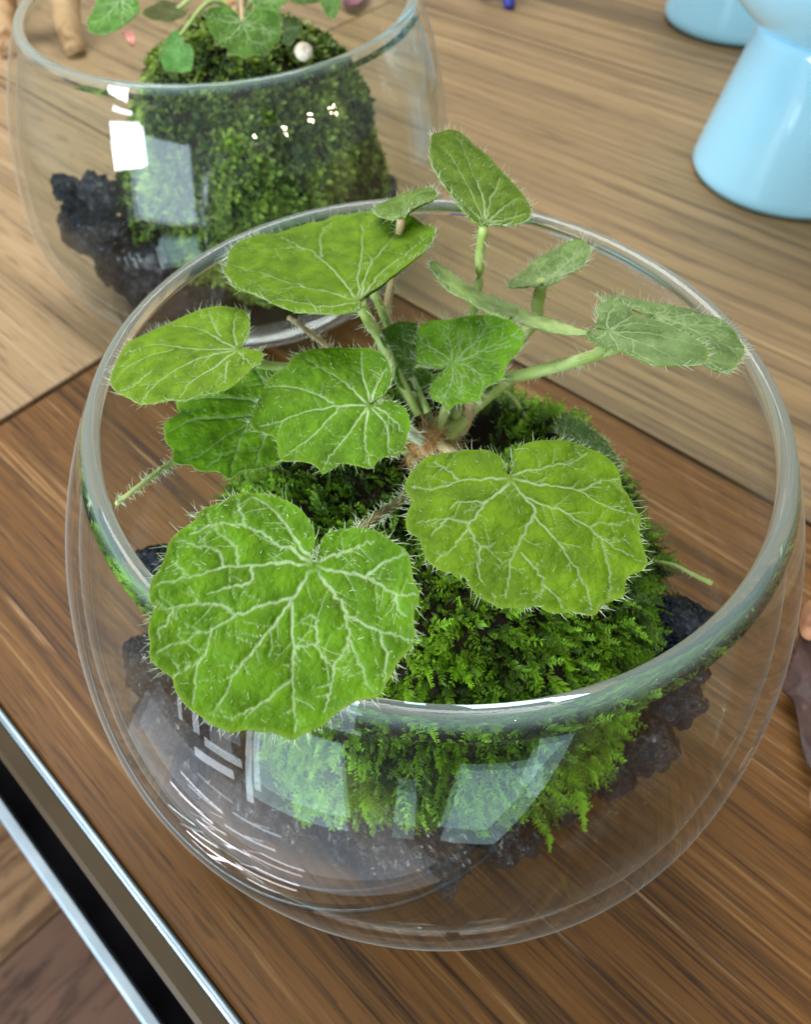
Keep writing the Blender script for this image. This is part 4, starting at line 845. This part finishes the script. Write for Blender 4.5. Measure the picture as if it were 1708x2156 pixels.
# ------------------------------------------------------------------ blue vases
def vase_profile():
    foot = [(.0001, .002), (.0360, .002), (.0385, .0006), (.0396, .0016), (.0399, .0040), (.0385, .014), (.0362, .030), (.0338, .046), (.0318, .060), (.0310, .066)]
    rc, zc = .0615, .1200
    cup = [(rc*math.sin(t), zc-rc*math.cos(t)) for t in np.radians(np.linspace(18, 104, 22))]
    rim = [(cup[-1][0]-.0010, cup[-1][1]+.0012), (cup[-1][0]-.0026, cup[-1][1]+.0002)]
    inn = [((rc-.0035)*math.sin(t), zc-(rc-.0035)*math.cos(t)) for t in np.radians(np.linspace(102, 0.2, 22))]
    return np.vstack([smooth_poly(foot[:5], 12), smooth_poly(foot[4:], 20)[1:], [(.0300, .0665), (.0001, .0665)]]), np.vstack([cup, rim, inn])
VF, VC = vase_profile()
for (x, y), lab in (((.1530, .2605), 'light blue glazed cup on a conical foot, standing closest to the hairy plant'), ((.1625, .4320), 'light blue glazed cup on a conical foot, partly hidden behind its twin')):
    root = tag(empty('blue_vase', (x, y, 0)), lab, 'vase', 'light blue glazed vases')
    v, f = lathe(VF, 96); mesh_obj('foot', v, f, M['blue_glaze'], root)
    v, f = lathe(VC, 96); mesh_obj('cup', v, f, M['blue_glaze'], root)

# ------------------------------------------------------------------ small things on the table
crumple('dry_leaf', [(470, 520), (440, 700), (400, 850), (372, 970), (430, 1040), (470, 1180), (495, 1330), (530, 1480), (590, 1600), (700, 1650), (900, 1500), (1000, 1150), (980, 700), (800, 480), (620, 420)], 'g', .004, .0035, M['dry_leaf'], 'crumpled purple-brown dried leaf lying on the dark plank beside the bowl', 'dried leaf', 6, .002)
crumple('dry_leaf', [(540, 1790), (560, 1760), (640, 1800), (700, 1900), (690, 2060), (620, 2080), (590, 1980), (555, 1900)], 'g', .003, .002, M['dry_tan'], 'small curled orange-tan dried scrap on the dark plank beside the purple-brown leaf', 'dried leaf', 8, .004)
crumple('dry_leaf', [(470, 470), (500, 360), (560, 300), (660, 320), (720, 450), (660, 560), (560, 600), (490, 560)], 'g', .010, .003, M['dry_tan'], 'curled tan dried scrap resting on top of the purple-brown leaf', 'dried leaf', 9, .003)
crumple('purple_petal', [(1630, 0), (1660, 40), (1700, 60), (1760, 40), (1800, -40), (1740, -90), (1660, -60)], 'f', .003, .003, M['purple'], 'small purple fallen petal on the table behind the lip of the far bowl', 'petal', 12, .003)
# wooden stand behind the far bowl: two turned legs and a rail above the frame
stand = empty('wooden_stand', tuple(at_z([(60, 110)], 0)[0])); SO = np.array(stand.location)
tag(stand, 'pale wooden stand with two curved legs behind the far glass bowl', 'stand')
for q in ([(20, 112), (14, 60), (2, 0)], [(160, 112), (143, 50), (136, 0)]):
    b0 = at_z([q[0]], 0.002)[0]; d = b0.copy()
    P = [b0]
    for k, (x, y) in enumerate(q[1:]):
        r_ = ray([(x, y)])[0]; t_ = ((b0+np.array([0, .012*(k+1), 0])-CAM)[1])/r_[1]; P.append(CAM+t_*r_)
    P.append(P[-1]+(P[-1]-P[-2])*.8)
    P = smooth_poly(np.array(P), 16); V, F = tubes([P], [np.linspace(.0062, .0105, 16)], 12)
    mesh_obj('leg', V-SO, F, M['wood_stick'], stand)
tops = [np.array(c.data.vertices[-1].co) for c in stand.children]
V, F = tubes([np.array([tops[0], (tops[0]+tops[1])/2, tops[1]])], [np.array([.009, .009, .009])], 10); mesh_obj('rail', V, F, M['wood_stick'], stand)
# dark blue figurine whose foot reaches into the frame
fb = at_z([(1074, 20)], 0)[0]
fig = tag(empty('blue_figurine', tuple(fb)), 'small dark blue figurine whose foot touches the table behind the bowls', 'figurine')
V, F = tubes([np.array([(0, 0, .0012), (-.001, .004, .004), (-.004, .010, .014), (-.007, .016, .030)])], [np.array([.0030, .0040, .0036, .0050])], 10); mesh_obj('leg', V, F, M['dark_blue'], fig)
V, F = tubes([np.array([(-.016, .018, .0012), (-.015, .018, .006), (-.012, .018, .016), (-.009, .018, .030)])], [np.array([.0036, .0042, .0036, .0050])], 10); mesh_obj('leg', V, F, M['dark_blue'], fig)
mesh_obj('body', IV*np.array([.012, .010, .015])+np.array([-.008, .017, .042]), IF, M['dark_blue'], fig)
mesh_obj('head', IV*.010+np.array([-.008, .017, .064]), IF, M['dark_blue'], fig)
